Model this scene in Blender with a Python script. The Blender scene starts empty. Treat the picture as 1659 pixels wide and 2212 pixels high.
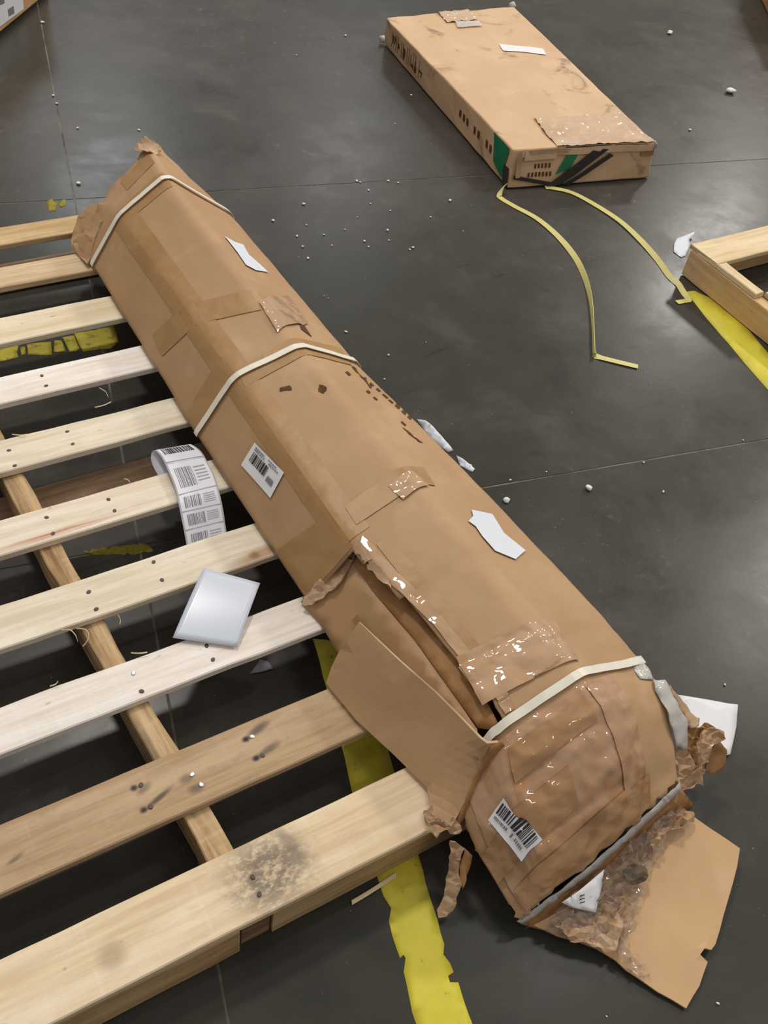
import bpy, bmesh, math, random
import numpy as np
from mathutils import Vector, Matrix, noise
from mathutils.geometry import delaunay_2d_cdt

# ------------------------------------------------------------------ camera, world, lamps, exposure
SC = bpy.context.scene
COL = SC.collection
IW, IH = 1659.0, 2212.0
FPX, PITCH, ROLL, YAW, CAMZ = 2019.92, math.radians(46.879), math.radians(10.118), math.radians(53.011), 1.5
FW = Vector((math.cos(PITCH) * math.cos(YAW), math.cos(PITCH) * math.sin(YAW), -math.sin(PITCH)))
_rt = Vector((math.sin(YAW), -math.cos(YAW), 0.0))
_up = _rt.cross(FW)
RT = _rt * math.cos(ROLL) + _up * math.sin(ROLL)
UP = -_rt * math.sin(ROLL) + _up * math.cos(ROLL)
cam_d = bpy.data.cameras.new('camera')
cam_d.sensor_fit = 'HORIZONTAL'
cam_d.sensor_width = 36.0
cam_d.lens = FPX / IW * 36.0
cam_d.clip_start = 0.05
cam = bpy.data.objects.new('camera', cam_d)
COL.objects.link(cam)
M = Matrix((RT, UP, -FW)).transposed().to_4x4()
M.translation = (0, 0, CAMZ)
cam.matrix_world = M
SC.camera = cam

world = bpy.data.worlds.new('world')
world.use_nodes = True
SC.world = world
bg = world.node_tree.nodes['Background']
bg.inputs[0].default_value = (1.0, 0.965, 0.92, 1)
bg.inputs[1].default_value = 0.34


def lamp(name, loc, size, power, color, aim):
    d = bpy.data.lights.new(name, 'AREA')
    d.shape = 'RECTANGLE'
    d.size, d.size_y = size
    d.energy = power
    d.color = color
    o = bpy.data.objects.new(name, d)
    COL.objects.link(o)
    o.location = loc
    o.rotation_euler = (Vector(aim) - Vector(loc)).to_track_quat('-Z', 'Y').to_euler()
    return o


# high bay lamps, then added ones for glints; those that throw the shadows seen on the floor stand where the shadows say
lamp('bay_or_glint_lamp', (0.75, 4.3, 6.4), (0.7, 0.7), 165, (1.0, 0.95, 0.87), (0.6, 2.6, 0))
lamp('bay_or_glint_lamp', (8.6, 2.9, 6.4), (0.6, 0.6), 270, (1.0, 0.95, 0.86), (2.0, 2.2, 0))
lamp('bay_or_glint_lamp', (11.6, 8.3, 6.2), (0.7, 0.7), 150, (1.0, 0.96, 0.90), (2.0, 1.6, 0))
lamp('bay_or_glint_lamp', (3.7, 13.4, 6.4), (1.3, 1.0), 85, (0.90, 0.96, 1.0), (1.0, 3.0, 0))
lamp('bay_or_glint_lamp', (7.6, 13.0, 6.4), (1.4, 1.0), 40, (0.92, 0.97, 1.0), (1.6, 2.6, 0))
for x, y, w in ((3.6, 1.2, 42), (3.2, 6.6, 42), (-2.6, 5.6, 14), (6.2, -2.0, 42), (-3.4, 0.6, 10), (1.6, -2.6, 30)):  # weak unseen lamps, added to put glints on the glossy tape
    lamp('bay_or_glint_lamp', (x, y, 6.4), (1.2, 0.14), w, (1.0, 0.96, 0.90), (x, y, 0))
SC.view_settings.view_transform = 'Standard'
SC.view_settings.look = 'None'
SC.view_settings.gamma = 1.0
SC.view_settings.use_curve_mapping = False
SC.view_settings.exposure = 0.0

random.seed(7)


# ------------------------------------------------------------------ geometry helpers
def at(px, py, z):
    """the place, at height z, that a point of the photograph shows"""
    d = FW + RT * ((px - IW / 2) / FPX) - UP * ((py - IH / 2) / FPX)
    return Vector((0, 0, CAMZ)) + d * ((z - CAMZ) / d.z)


def n3(p, k=1.0, seed=0.0):
    q = Vector((p[0] * k + seed, p[1] * k - seed, p[2] * k + 2 * seed))
    return noise.noise(q)


def tag(o, label=None, cat=None, group=None, kind=None):
    if label: o['label'] = label
    if cat: o['category'] = cat
    if group: o['group'] = group
    if kind: o['kind'] = kind
    return o


def empty(name, loc=(0, 0, 0), rz=0.0):
    o = bpy.data.objects.new(name, None)
    o.empty_display_size = 0.05
    COL.objects.link(o)
    o.location = loc
    o.rotation_euler = (0, 0, rz)
    return o


def mesh_obj(name, verts, faces, m, parent=None, origin=None, smooth=True, solid=None, off=1.0):
    """one mesh object from world-space vertices; origin in world space"""
    me = bpy.data.meshes.new(name)
    org = Vector(origin) if origin is not None else sum((Vector(v) for v in verts), Vector()) / max(1, len(verts))
    me.from_pydata([tuple(Vector(v) - org) for v in verts], [], faces)
    me.materials.append(m)
    if smooth:
        me.polygons.foreach_set('use_smooth', [True] * len(me.polygons))
    me.update()
    o = bpy.data.objects.new(name, me)
    COL.objects.link(o)
    if parent is not None:
        o.parent = parent
        loc = org.copy()
        p = parent
        chain = []
        while p is not None:
            chain.append(p)
            p = p.parent
        mw = Matrix.Identity(4)
        for p in reversed(chain):
            mw = mw @ Matrix.Translation(p.location) @ p.rotation_euler.to_matrix().to_4x4()
        loc = mw.inverted() @ org
        o.location = loc
        # undo the parent's rotation so that vertices stay where they were given
        o.rotation_euler = mw.to_3x3().inverted().to_euler()
    else:
        o.location = org
    if solid:
        md = o.modifiers.new('thickness', 'SOLIDIFY')
        md.thickness = solid
        md.offset = off
        if solid >= .0029 and m.name.startswith(('carton', 'flap')):
            me.materials.append(CARD_TORN)
            md.material_offset_rim = 1
    return o


def grid_faces(nx, ny, close_y=False):
    f = []
    for i in range(nx - 1):
        for j in range(ny - 1 + (1 if close_y else 0)):
            a, b = i * ny + j, i * ny + (j + 1) % ny
            c, d = (i + 1) * ny + (j + 1) % ny, (i + 1) * ny + j
            f.append((a, d, c, b))
    return f


def sheet(name, poly, m, parent=None, flat=False, step=22.0, jag=0.0, rough=0.0, nk=30.0, thick=0.003, holes=None, ctrl=(), seed=0.0, smooth=True, flatpow=2.0):
    """a piece of sheet given by its outline (x, y of the photo, height z); ctrl adds inner heights"""
    b = []
    n = len(poly)
    rnd = random.Random(int(seed * 1000) + n)
    for i in range(n):
        p, q = poly[i], poly[(i + 1) % n]
        L = math.hypot(q[0] - p[0], q[1] - p[1])
        k = max(1, int(L / step))
        nx, ny = -(q[1] - p[1]) / (L + 1e-9), (q[0] - p[0]) / (L + 1e-9)
        for j in range(k):
            t = j / k
            g = rnd.uniform(-jag, jag) if j else 0
            b.append((p[0] + (q[0] - p[0]) * t + nx * g, p[1] + (q[1] - p[1]) * t + ny * g, p[2] + (q[2] - p[2]) * t))
    xs = [p[0] for p in b]; ys = [p[1] for p in b]

    def inside(x, y):
        c = False
        for i in range(len(b)):
            x1, y1 = b[i][0], b[i][1]; x2, y2 = b[i - 1][0], b[i - 1][1]
            if (y1 > y) != (y2 > y) and x < (x2 - x1) * (y - y1) / (y2 - y1) + x1:
                c = not c
        return c
    pts = [Vector((p[0], p[1])) for p in b]
    zc = list(b) + [tuple(c) for c in ctrl]
    inner = []
    x = min(xs) + step * .5
    r = 0
    while x < max(xs):
        y = min(ys) + step * (.5 if r % 2 else .9)
        while y < max(ys):
            if inside(x, y) and min((x - p[0]) ** 2 + (y - p[1]) ** 2 for p in b) > (step * .45) ** 2:
                inner.append((x, y))
            y += step
        x += step
        r += 1
    pts += [Vector(p) for p in inner]
    A_ = np.array([[c[0], c[1], 1.0] for c in zc]); zz_ = np.array([c[2] for c in zc])
    pl = np.linalg.lstsq(A_, zz_, rcond=None)[0]
    nb = len(b)
    vo, eo, fo, ov, oe, of = delaunay_2d_cdt(pts, [(i, (i + 1) % nb) for i in range(nb)], [list(range(nb))], 1, 1e-4)
    verts = []
    for k, p in enumerate(vo):
        src = ov[k][0] if ov[k] else None
        if src is not None and src < nb:
            z = b[src][2] if not flat else pl[0] * p[0] + pl[1] * p[1] + pl[2]
        else:
            w = 0; z = 0
            for c in zc:
                d = ((p[0] - c[0]) ** 2 + (p[1] - c[1]) ** 2) ** (flatpow / 2) + 1e-3
                w += 1 / d; z += (c[2] - pl[0] * c[0] - pl[1] * c[1] - pl[2]) / d
            z = (0 if flat else z / w) + pl[0] * p[0] + pl[1] * p[1] + pl[2]
        P = at(p[0], p[1], z)
        if rough:
            r0 = Vector((n3(P, nk, seed + 5), n3(P, nk, seed + 9), n3(P, nk, seed)))
            if rough > .006:
                r0.z = 1.6 * (abs(n3(P, nk, seed)) + .6 * abs(n3(P, nk * 2.1, seed + 3))) - .5
            P += Vector((.5, .5, 1)) * rough * 0 + Vector((.5 * r0.x, .5 * r0.y, r0.z)) * rough
            P.z = max(P.z, .0008)
        if P.z > .085 and P.y > .418 and -.6 < P.x < .81: P.z = max(P.z, .1142 + (thick or 0))
        verts.append(P)
    faces = []
    for f in fo:
        a, bb, c = [verts[i] for i in f[:3]]
        nrm = (bb - a).cross(c - a)
        faces.append(tuple(f) if nrm.dot(Vector((0, 0, CAMZ)) - a) > 0 else tuple(reversed(f)))
    return mesh_obj(name, verts, faces, m, parent, smooth=smooth and rough <= .006, solid=thick, off=-1.0)


def ribbon(name, pts, m, parent=None, width=.012, thick=.0012, origin=None):
    """band along pts: (point, side vector) pairs"""
    verts = []
    for p, s in pts:
        s = s.normalized() * width * .5
        verts += [p - s, p + s]
    f = grid_faces(len(pts), 2)
    return mesh_obj(name, verts, f, m, parent, origin=origin, solid=thick, off=0.0, smooth=False)


def spline(ps, k=6):
    """Catmull-Rom through a list of Vectors"""
    out = []
    n = len(ps)
    for i in range(n - 1):
        p0, p1, p2, p3 = ps[max(0, i - 1)], ps[i], ps[i + 1], ps[min(n - 1, i + 2)]
        for j in range(k):
            t = j / k
            out.append(.5 * ((2 * p1) + (p2 - p0) * t + (2 * p0 - 5 * p1 + 4 * p2 - p3) * t * t + (3 * p1 - p0 - 3 * p2 + p3) * t ** 3))
    out.append(ps[-1].copy())
    return out


# ------------------------------------------------------------------ materials
def srgb(r, g, b):
    f = lambda c: (c / 255 / 12.92) if c / 255 <= .04045 else ((c / 255 + .055) / 1.055) ** 2.4
    return (f(r), f(g), f(b), 1)


class NT:
    def __init__(s, name):
        s.m = bpy.data.materials.new(name)
        s.m.use_nodes = True
        s.t = s.m.node_tree
        s.b = s.t.nodes['Principled BSDF']
        s.out = s.t.nodes['Material Output']
        s.tc = s.t.nodes.new('ShaderNodeTexCoord')

    def n(s, typ, **kw):
        o = s.t.nodes.new('ShaderNode' + typ)
        for k, v in kw.items():
            setattr(o, k, v)
        return o

    def l(s, a, b):
        s.t.links.new(a, b)

    def map(s, scale=(1, 1, 1), coord='Object', rot=(0, 0, 0), loc=(0, 0, 0)):
        o = s.n('Mapping')
        o.inputs['Scale'].default_value = scale
        o.inputs['Rotation'].default_value = rot
        o.inputs['Location'].default_value = loc
        s.l(s.tc.outputs[coord], o.inputs[0])
        return o.outputs[0]

    def noise(s, vec, scale=5, detail=4, rough=.55, dist=0.0, rnd=False):
        o = s.n('TexNoise')
        o.inputs['Scale'].default_value = scale
        o.inputs['Detail'].default_value = detail
        o.inputs['Roughness'].default_value = rough
        o.inputs['Distortion'].default_value = dist
        s.l(vec, o.inputs['Vector'])
        if rnd:
            o.noise_dimensions = '4D'
            oi = s.n('ObjectInfo')
            mu = s.n('Math', operation='MULTIPLY')
            mu.inputs[1].default_value = 37.0
            s.l(oi.outputs['Random'], mu.inputs[0])
            s.l(mu.outputs[0], o.inputs['W'])
        return o.outputs['Fac']

    def ramp(s, fac, lo, hi, a=0.0, b=1.0):
        o = s.n('MapRange')
        o.interpolation_type = 'SMOOTHSTEP'
        for i, v in zip((1, 2, 3, 4), (lo, hi, a, b)):
            o.inputs[i].default_value = v
        s.l(fac, o.inputs[0])
        return o.outputs[0]

    def mix(s, fac, a, b, mode='MIX'):
        o = s.n('Mix', data_type='RGBA', blend_type=mode)
        if isinstance(fac, float): o.inputs[0].default_value = fac
        else: s.l(fac, o.inputs[0])
        for v, k in ((a, 6), (b, 7)):
            if isinstance(v, tuple): o.inputs[k].default_value = v
            else: s.l(v, o.inputs[k])
        return o.outputs[2]

    def math(s, op, a, b=0.0):
        o = s.n('Math', operation=op)
        for i, v in enumerate((a, b)):
            if isinstance(v, (int, float)): o.inputs[i].default_value = v
            else: s.l(v, o.inputs[i])
        return o.outputs[0]

    def spot(s, x, y, rx, ry, rot=0.0):
        """1 inside an ellipse of object space, falling to 0"""
        mp = s.n('Mapping')
        mp.vector_type = 'TEXTURE'
        mp.inputs['Location'].default_value = (x, y, 0)
        mp.inputs['Rotation'].default_value = (0, 0, rot)
        mp.inputs['Scale'].default_value = (rx, ry, 10)
        s.l(s.tc.outputs['Object'], mp.inputs[0])
        v = s.n('VectorMath', operation='LENGTH')
        s.l(mp.outputs[0], v.inputs[0])
        return s.ramp(v.outputs['Value'], .2, 1.0, 1.0, 0.0)

    def bump(s, fac, strength=.3, dist=.002, prev=None):
        o = s.n('Bump')
        o.inputs['Strength'].default_value = strength
        o.inputs['Distance'].default_value = dist
        s.l(fac, o.inputs['Height'])
        if prev is not None: s.l(prev, o.inputs['Normal'])
        return o.outputs[0]

    def done(s, col=None, rough=.6, spec=.4, normal=None):
        if col is not None:
            if isinstance(col, tuple): s.b.inputs['Base Color'].default_value = col
            else: s.l(col, s.b.inputs['Base Color'])
        if isinstance(rough, (int, float)): s.b.inputs['Roughness'].default_value = rough
        else: s.l(rough, s.b.inputs['Roughness'])
        s.b.inputs['Specular IOR Level'].default_value = spec
        if normal is not None: s.l(normal, s.b.inputs['Normal'])
        return s.m


def cardboard(name, base, dark, light, bump=.25, dirt=0.0):
    k = NT(name)
    v = k.map()
    big = k.noise(v, 5, 5, .6)
    fib = k.noise(k.map((60, 60, 60)), 3, 3, .7)
    c = k.mix(k.ramp(big, .3, .72), dark, base)
    c = k.mix(k.math('MULTIPLY', k.ramp(k.noise(v, 11, 3, .5), .55, .75), .55), c, light)
    c = k.mix(k.math('MULTIPLY', k.ramp(fib, .3, .7), .12), c, dark)
    if dirt:
        c = k.mix(k.math('MULTIPLY', k.ramp(k.noise(v, 7, 4, .65, .6), .58, .74), dirt), c, srgb(92, 72, 52))
    nb = k.bump(k.noise(v, 26, 4, .6), bump, .004)
    return k.done(c, .62, .35, nb)


def wood(name, base, dark, light, spots=(), streak=None, dirt=None, rough=.72, grain=1.0):
    k = NT(name)
    v = k.map((1.6, 26, 26))
    g = k.noise(v, 3.2, 6, .62, .5, rnd=True)
    c = k.mix(k.ramp(g, .33, .68), dark, base)
    g2 = k.noise(k.map((1.1, 9, 9)), 2.6, 4, .55, .3, rnd=True)
    c = k.mix(k.math('MULTIPLY', k.ramp(g2, .45, .7), .8), c, light)
    fuzz = k.noise(k.map((30, 60, 60)), 2.0, 3, .7, rnd=True)
    c = k.mix(k.math('MULTIPLY', k.ramp(fuzz, .55, .8), .22), c, dark)
    blot = k.noise(k.map((5, 14, 14)), 2.2, 4, .65, .4, rnd=True)
    c = k.mix(k.math('MULTIPLY', k.ramp(blot, .52, .74), .55), c, dark)
    saw = k.noise(k.map((70, 3, 3)), 1.0, 2, .6, rnd=True)
    c = k.mix(k.math('MULTIPLY', k.math('MULTIPLY', k.ramp(saw, .5, .72), k.ramp(g2, .40, .6)), .35), c, light)
    flk = k.noise(k.map((26, 60, 60)), 1.6, 2, .5, rnd=True)
    c = k.mix(k.math('MULTIPLY', k.ramp(flk, .70, .78), .45), c, srgb(112, 92, 70))
    if streak:
        x, y, rx, ry, col = streak
        w = k.math('MULTIPLY', k.spot(x, y, rx, ry, .035), k.ramp(g, .38, .6))
        c = k.mix(w, c, col)
    for x, y, rx, ry, rot, col, amt in spots:
        w = k.math('MULTIPLY', k.spot(x, y, rx, ry, rot), amt)
        c = k.mix(w, c, col)
    if dirt:
        x, y, rx, ry, col = dirt
        w = k.math('MULTIPLY', k.spot(x, y, rx, ry), k.ramp(k.noise(k.map((18, 26, 18)), 3, 5, .7), .36, .58, .15, .9))
        c = k.mix(w, c, col)
    nb = k.bump(g, .35 * grain, .002)
    nb = k.bump(fuzz, .25, .001, nb)
    return k.done(c, rough, .3, nb)


def plain(name, col, rough=.5, spec=.4, var=0.0, scale=30, bump=0.0):
    k = NT(name)
    c = col
    v = k.map()
    nz = k.noise(v, scale, 4, .6)
    if var:
        c = k.mix(k.math('MULTIPLY', k.ramp(nz, .35, .7), var), col, tuple(x * .45 for x in col[:3]) + (1,))
    nb = k.bump(nz, bump, .002) if bump else None
    return k.done(c, rough, spec, nb)


def film(name, tint, gloss=.12, amount=.5, wr=22, strength=.8, body=0.0):
    """clear packing film: see-through with a sharp wrinkled gloss"""
    k = NT(name)
    v = k.map((1, 1, 1))
    w1 = k.noise(v, wr, 3, .5, 1.2)
    w2 = k.noise(k.map((1, 1, 1), loc=(3, 1, 2)), wr * 3.2, 2, .5, .6)
    nb = k.bump(w1, strength, .010)
    nb = k.bump(w2, strength * .6, .003, nb)
    tr = k.n('BsdfTransparent')
    tr.inputs[0].default_value = tint
    gl = k.n('BsdfGlossy')
    gl.inputs['Roughness'].default_value = gloss
    gl.inputs['Color'].default_value = (1, 1, 1, 1)
    k.l(nb, gl.inputs['Normal'])
    fr = k.n('Fresnel')
    fr.inputs['IOR'].default_value = 1.5
    k.l(nb, fr.inputs['Normal'])
    f = k.math('MULTIPLY', fr.outputs[0], amount)
    mx = k.n('MixShader')
    k.l(f, mx.inputs[0]); k.l(tr.outputs[0], mx.inputs[1]); k.l(gl.outputs[0], mx.inputs[2])
    sh = mx.outputs[0]
    if body:
        df = k.n('BsdfDiffuse')
        df.inputs[0].default_value = (.75, .72, .68, 1)
        m2 = k.n('MixShader')
        m2.inputs[0].default_value = body
        k.l(sh, m2.inputs[1]); k.l(df.outputs[0], m2.inputs[2])
        sh = m2.outputs[0]
    k.l(sh, k.out.inputs['Surface'])
    return k.m


def floor_mat():
    k = NT('polished_concrete')
    v = k.map(coord='Object')
    big = k.noise(v, .9, 5, .62, .4)
    mid = k.noise(v, 4.2, 6, .66, .3)
    fine = k.noise(v, 70, 4, .75)
    sp = k.noise(v, 150, 2, .5)
    c = k.mix(k.ramp(big, .40, .60), srgb(61, 60, 54), srgb(72, 67, 63))
    c = k.mix(k.math('MULTIPLY', k.ramp(mid, .5, .72), .5), c, srgb(86, 82, 76))
    c = k.mix(k.math('MULTIPLY', k.ramp(mid, .46, .32), .4), c, srgb(50, 50, 47))
    c = k.mix(k.math('MULTIPLY', k.ramp(fine, .6, .85), .35), c, srgb(112, 106, 98))
    c = k.mix(k.math('MULTIPLY', k.ramp(sp, .735, .78), .7), c, srgb(165, 160, 150))
    dark = k.noise(v, 9, 3, .5)
    c = k.mix(k.math('MULTIPLY', k.ramp(dark, .68, .78), .5), c, srgb(42, 41, 38))
    sc2 = k.noise(k.map((1, 7, 1), rot=(0, 0, .9)), 3.0, 4, .6, .5)
    c = k.mix(k.math('MULTIPLY', k.ramp(sc2, .66, .74), .45), c, srgb(38, 37, 35))
    du = k.noise(v, 26, 5, .8, .4)
    c = k.mix(k.math('MULTIPLY', k.math('MULTIPLY', k.ramp(du, .56, .72), k.ramp(big, .46, .60)), .5), c, srgb(118, 113, 106))
    r = k.ramp(mid, .3, .75, .24, .36)
    nb = k.bump(k.noise(v, 5, 5, .6), .05, .01)
    return k.done(c, r, .17, nb)


def floor_tape_mat(name, c1, c2, thr=.62, sc=7.0):
    k = NT(name)
    v = k.map()
    a = k.noise(v, sc, 5, .65, .6)
    b = k.noise(k.map((1, 1, 1), loc=(5, 2, 0)), 34, 4, .7)
    c = k.mix(k.ramp(a, .35, .7), c1, c2)
    c = k.mix(k.math('MULTIPLY', k.ramp(b, thr, thr + .08), .8), c, srgb(120, 108, 40))
    return k.done(c, .5, .35, k.bump(a, .3, .003))


M_FLOOR = floor_mat()
M_JOINT = plain('joint_filler', srgb(126, 121, 112), .9, .1, 1.3, 7, .3)
CARD = cardboard('carton_card', srgb(186, 150, 112), srgb(174, 138, 101), srgb(194, 161, 124))
CARD_IN = cardboard('carton_card_inside', srgb(188, 151, 110), srgb(176, 138, 98), srgb(195, 160, 120), .15)
CARD_TORN = cardboard('torn_card', srgb(194, 163, 130), srgb(164, 130, 98), srgb(216, 190, 160), .8)
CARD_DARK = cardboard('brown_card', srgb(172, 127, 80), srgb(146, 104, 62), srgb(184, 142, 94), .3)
CARD_FLAT = cardboard('flat_carton_card', srgb(212, 178, 142), srgb(203, 168, 131), srgb(217, 186, 151), .15, .6)
CARD_FLAP = cardboard('flap_card', srgb(207, 170, 128), srgb(198, 160, 118), srgb(213, 179, 138), .12)
TAPE_BROWN = NT('brown_tape')
_v = TAPE_BROWN.map()
_w = TAPE_BROWN.noise(_v, 14, 3, .5, .6)
TAPE_BROWN = TAPE_BROWN.done(TAPE_BROWN.mix(TAPE_BROWN.ramp(_w, .3, .7), srgb(162, 124, 79), srgb(172, 135, 90)), .42, .35, TAPE_BROWN.bump(_w, .5, .006))


def taped(name, c1, c2, c3, wr=11, strength=.7, rot=.6, stretch=3.0):
    k = NT(name)
    v = k.map()
    a = k.noise(v, 9, 4, .6, .5)
    c = k.mix(k.ramp(a, .32, .68), c1, c2)
    c = k.mix(k.math('MULTIPLY', k.ramp(k.noise(v, 5, 3, .5, 1.0), .52, .62), .8), c, c3)
    nb = k.bump(k.noise(v, wr * 1.5, 1, .4, .6), strength * .35, .006)
    k.b.inputs['Coat Weight'].default_value = 1.0
    k.b.inputs['Coat Roughness'].default_value = .035
    k.b.inputs['Coat IOR'].default_value = 1.55
    k.l(nb, k.b.inputs['Coat Normal'])
    return k.done(c, .5, .3, k.bump(a, .2, .004))


FILM = taped('clear_tape', srgb(188, 152, 116), srgb(176, 138, 100), srgb(170, 128, 84))
FILM_END = taped('clear_tape_end', srgb(186, 147, 114), srgb(176, 134, 98), srgb(166, 120, 76), 8, .9)
FILM_DARK = taped('brown_glossy_tape', srgb(172, 130, 86), srgb(160, 118, 74), srgb(182, 142, 102), 8, .9)
FILM_FLAT = taped('clear_tape_flat', srgb(212, 180, 148), srgb(205, 171, 137), srgb(198, 161, 126), 12, .9, 1.5, 1.5)
FILM_CRINKLE = film('crinkled_film', (.99, .97, .95, 1), .06, 1.6, 16, .7, .10)
FILM_WHITE = film('milky_plastic', (.8, .8, .8, 1), .15, 1.0, 18, .9, .6)
STRAP_W = plain('white_strap', srgb(232, 226, 212), .4, .45, .12, 40)
STRAP_Y = plain('yellow_strap', srgb(212, 202, 126), .42, .45, .12, 30)
STRAP_K = plain('black_strap', srgb(48, 46, 44), .45, .4, .2, 30)
PAPER = plain('white_paper', srgb(232, 232, 236), .55, .3, .06, 20)
PAPER_BLUE = plain('pale_blue_paper', srgb(220, 225, 235), .6, .3, .08, 20)
PAPER_SHINY = plain('glossy_sheet', srgb(204, 211, 224), .24, .5, .03, 5, .03)
PAPER_LINER = plain('label_liner', srgb(206, 206, 216), .35, .45, .08, 16, .1)
INK = plain('black_ink', srgb(52, 50, 54), .6, .2)
INK_GREY = plain('grey_ink', srgb(128, 126, 134), .6, .2)
INK_BROWN = plain('brown_ink', srgb(94, 66, 42), .7, .2, .4, 60)
GREEN = plain('green_tape', srgb(14, 118, 78), .3, .5, .35, 40)
FOAM = plain('white_foam', srgb(226, 226, 224), .7, .2, .1, 90)
NAIL = plain('rusty_nail', srgb(74, 60, 54), .5, .5)
NAIL_B = plain('shiny_nail', srgb(196, 196, 200), .25, .6)
NAIL_B.node_tree.nodes['Principled BSDF'].inputs['Metallic'].default_value = .8
SCUFF = plain('yellow_scuff', srgb(150, 138, 52), .7, .2, .6, 120)
TAPE_Y = floor_tape_mat('yellow_floor_tape', srgb(212, 199, 58), srgb(222, 210, 78))
TAPE_YO = floor_tape_mat('worn_shaded_floor_tape', srgb(176, 164, 48), srgb(196, 182, 60), .55, 12)  # darker yellow holds the pallet's shade, besides the worn flecks

# ------------------------------------------------------------------ floor: slabs parted by saw-cut joints
J1 = (Vector((0.925, 4.06)), Vector((0.156, 0.393)))          # two points of the long joint
jd = (J1[0] - J1[1]).normalized()
jc = Vector((-.282, .9594)); jc = Vector((.983, -.184))       # direction of the cross joints
PB, PC = Vector((1.586, 2.395)), Vector((1.113, 1.094))


def jline(P, t): return P + jc * t


def meet(P):
    # where a cross joint meets the long one
    a = np.array([[jd.x, -jc.x], [jd.y, -jc.y]])
    r = np.linalg.solve(a, np.array([P.x - J1[1].x, P.y - J1[1].y]))
    return J1[1] + jd * r[0]


floor = mesh_obj('floor', [(-9, -7, -.0012), (18, -7, -.0012), (18, 20, -.0012), (-9, 20, -.0012)], [(0, 1, 2, 3)], M_JOINT, smooth=False)
tag(floor, 'dark polished concrete floor with worn joints', kind='structure')
far, near = 16.0, -8.0
kB, kC = meet(PB), meet(PC)
top, bot = J1[1] + jd * 15, J1[1] - jd * 8
G = .0026
for side in (-1, 1):
    ext = 14.0 if side > 0 else 9.0
    rows = [(bot, kC), (kC, kB), (kB, top)]
    for a, b in rows:
        e = jc * side
        q = [a + e * G + jd * G, a + e * ext + jd * G, b + e * ext - jd * G, b + e * G - jd * G]
        if side < 0: q = q[::-1]
        vs = [(p.x, p.y, 0.0) for p in q] + [(p.x, p.y, -.0012) for p in q]
        mesh_obj('floor_slab', vs, [(0, 1, 2, 3), (4, 5, 1, 0), (5, 6, 2, 1), (6, 7, 3, 2), (7, 4, 0, 3)], M_FLOOR, floor, origin=(0, 0, 0), smooth=False)

# scuffs of old paint on the concrete
for poly in ([(178, 1192), (206, 1186), (250, 1180), (312, 1174), (332, 1190), (296, 1196), (240, 1198), (200, 1200)],
             [(97, 436), (112, 428), (124, 440), (120, 456), (106, 458)], [(128, 434), (140, 430), (142, 444), (130, 448)]):
    sheet('paint_scuff', [(x, y, .0006) for x, y in poly], SCUFF, floor, step=7, jag=3.0, thick=.0004)

# floor tape
t1 = sheet('floor_tape', [(676, 1380, .001), (735, 1600, .001), (758, 1700, .001), (815, 1895, .001), (828, 1935, .001), (845, 1962, .001), (840, 1990, .001), (857, 2050, .001),
     (864, 2070, .001), (872, 2062, .001), (876, 2070, .001), (872, 2100, .001), (885, 2160, .001), (905, 2240, .001), (1030, 2240, .001), (1012, 2190, .001), (990, 2122, .001), (972, 2122, .001),
     (968, 2108, .001), (980, 2100, .001), (972, 2080, .001), (958, 2062, .001), (960, 2040, .001), (938, 1965, .001), (905, 1852, .001), (870, 1720, .001), (835, 1610, .001), (760, 1390, .001)],
     TAPE_Y, step=26, jag=1.6, thick=.0006)
tag(t1, 'wide bright yellow floor tape with ragged edges coming out under the slatted pallet front', 'floor tape')
t2 = sheet('floor_tape', [(1482, 630, .001), (1525, 686, .001), (1590, 762, .001), (1659, 842, .001), (1720, 912, .001), (1760, 880, .001), (1680, 790, .001), (1600, 690, .001), (1545, 648, .001), (1500, 628, .001)],
     TAPE_Y, step=24, jag=1.2, thick=.0006)
tag(t2, 'yellow floor tape strip running under the small corner pallet', 'floor tape')
t3 = empty('floor_tape', at(120, 755, 0))
tag(t3, 'cracked dull yellow floor tape seen through the gap between pallet slats', 'floor tape')
for poly in ([(-30, 748), (0, 742), (40, 735), (37, 762), (40, 772), (4, 780), (-30, 786)], [(58, 744), (110, 738), (112, 766), (60, 768)], [(118, 735), (132, 735), (142, 758), (116, 760)],
             [(134, 728), (160, 724), (172, 752), (166, 758), (150, 760)], [(160, 720), (245, 704), (256, 738), (240, 752), (180, 760)], [(43, 750), (54, 748), (56, 764), (46, 768)]):
    sheet('tape_piece', [(x, y, .001) for x, y in poly], TAPE_YO, t3, step=12, jag=1.6, thick=.0006)

# ------------------------------------------------------------------ slatted pallet
ZT, TH = .1125, .0165      # deck height and board thickness


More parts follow.
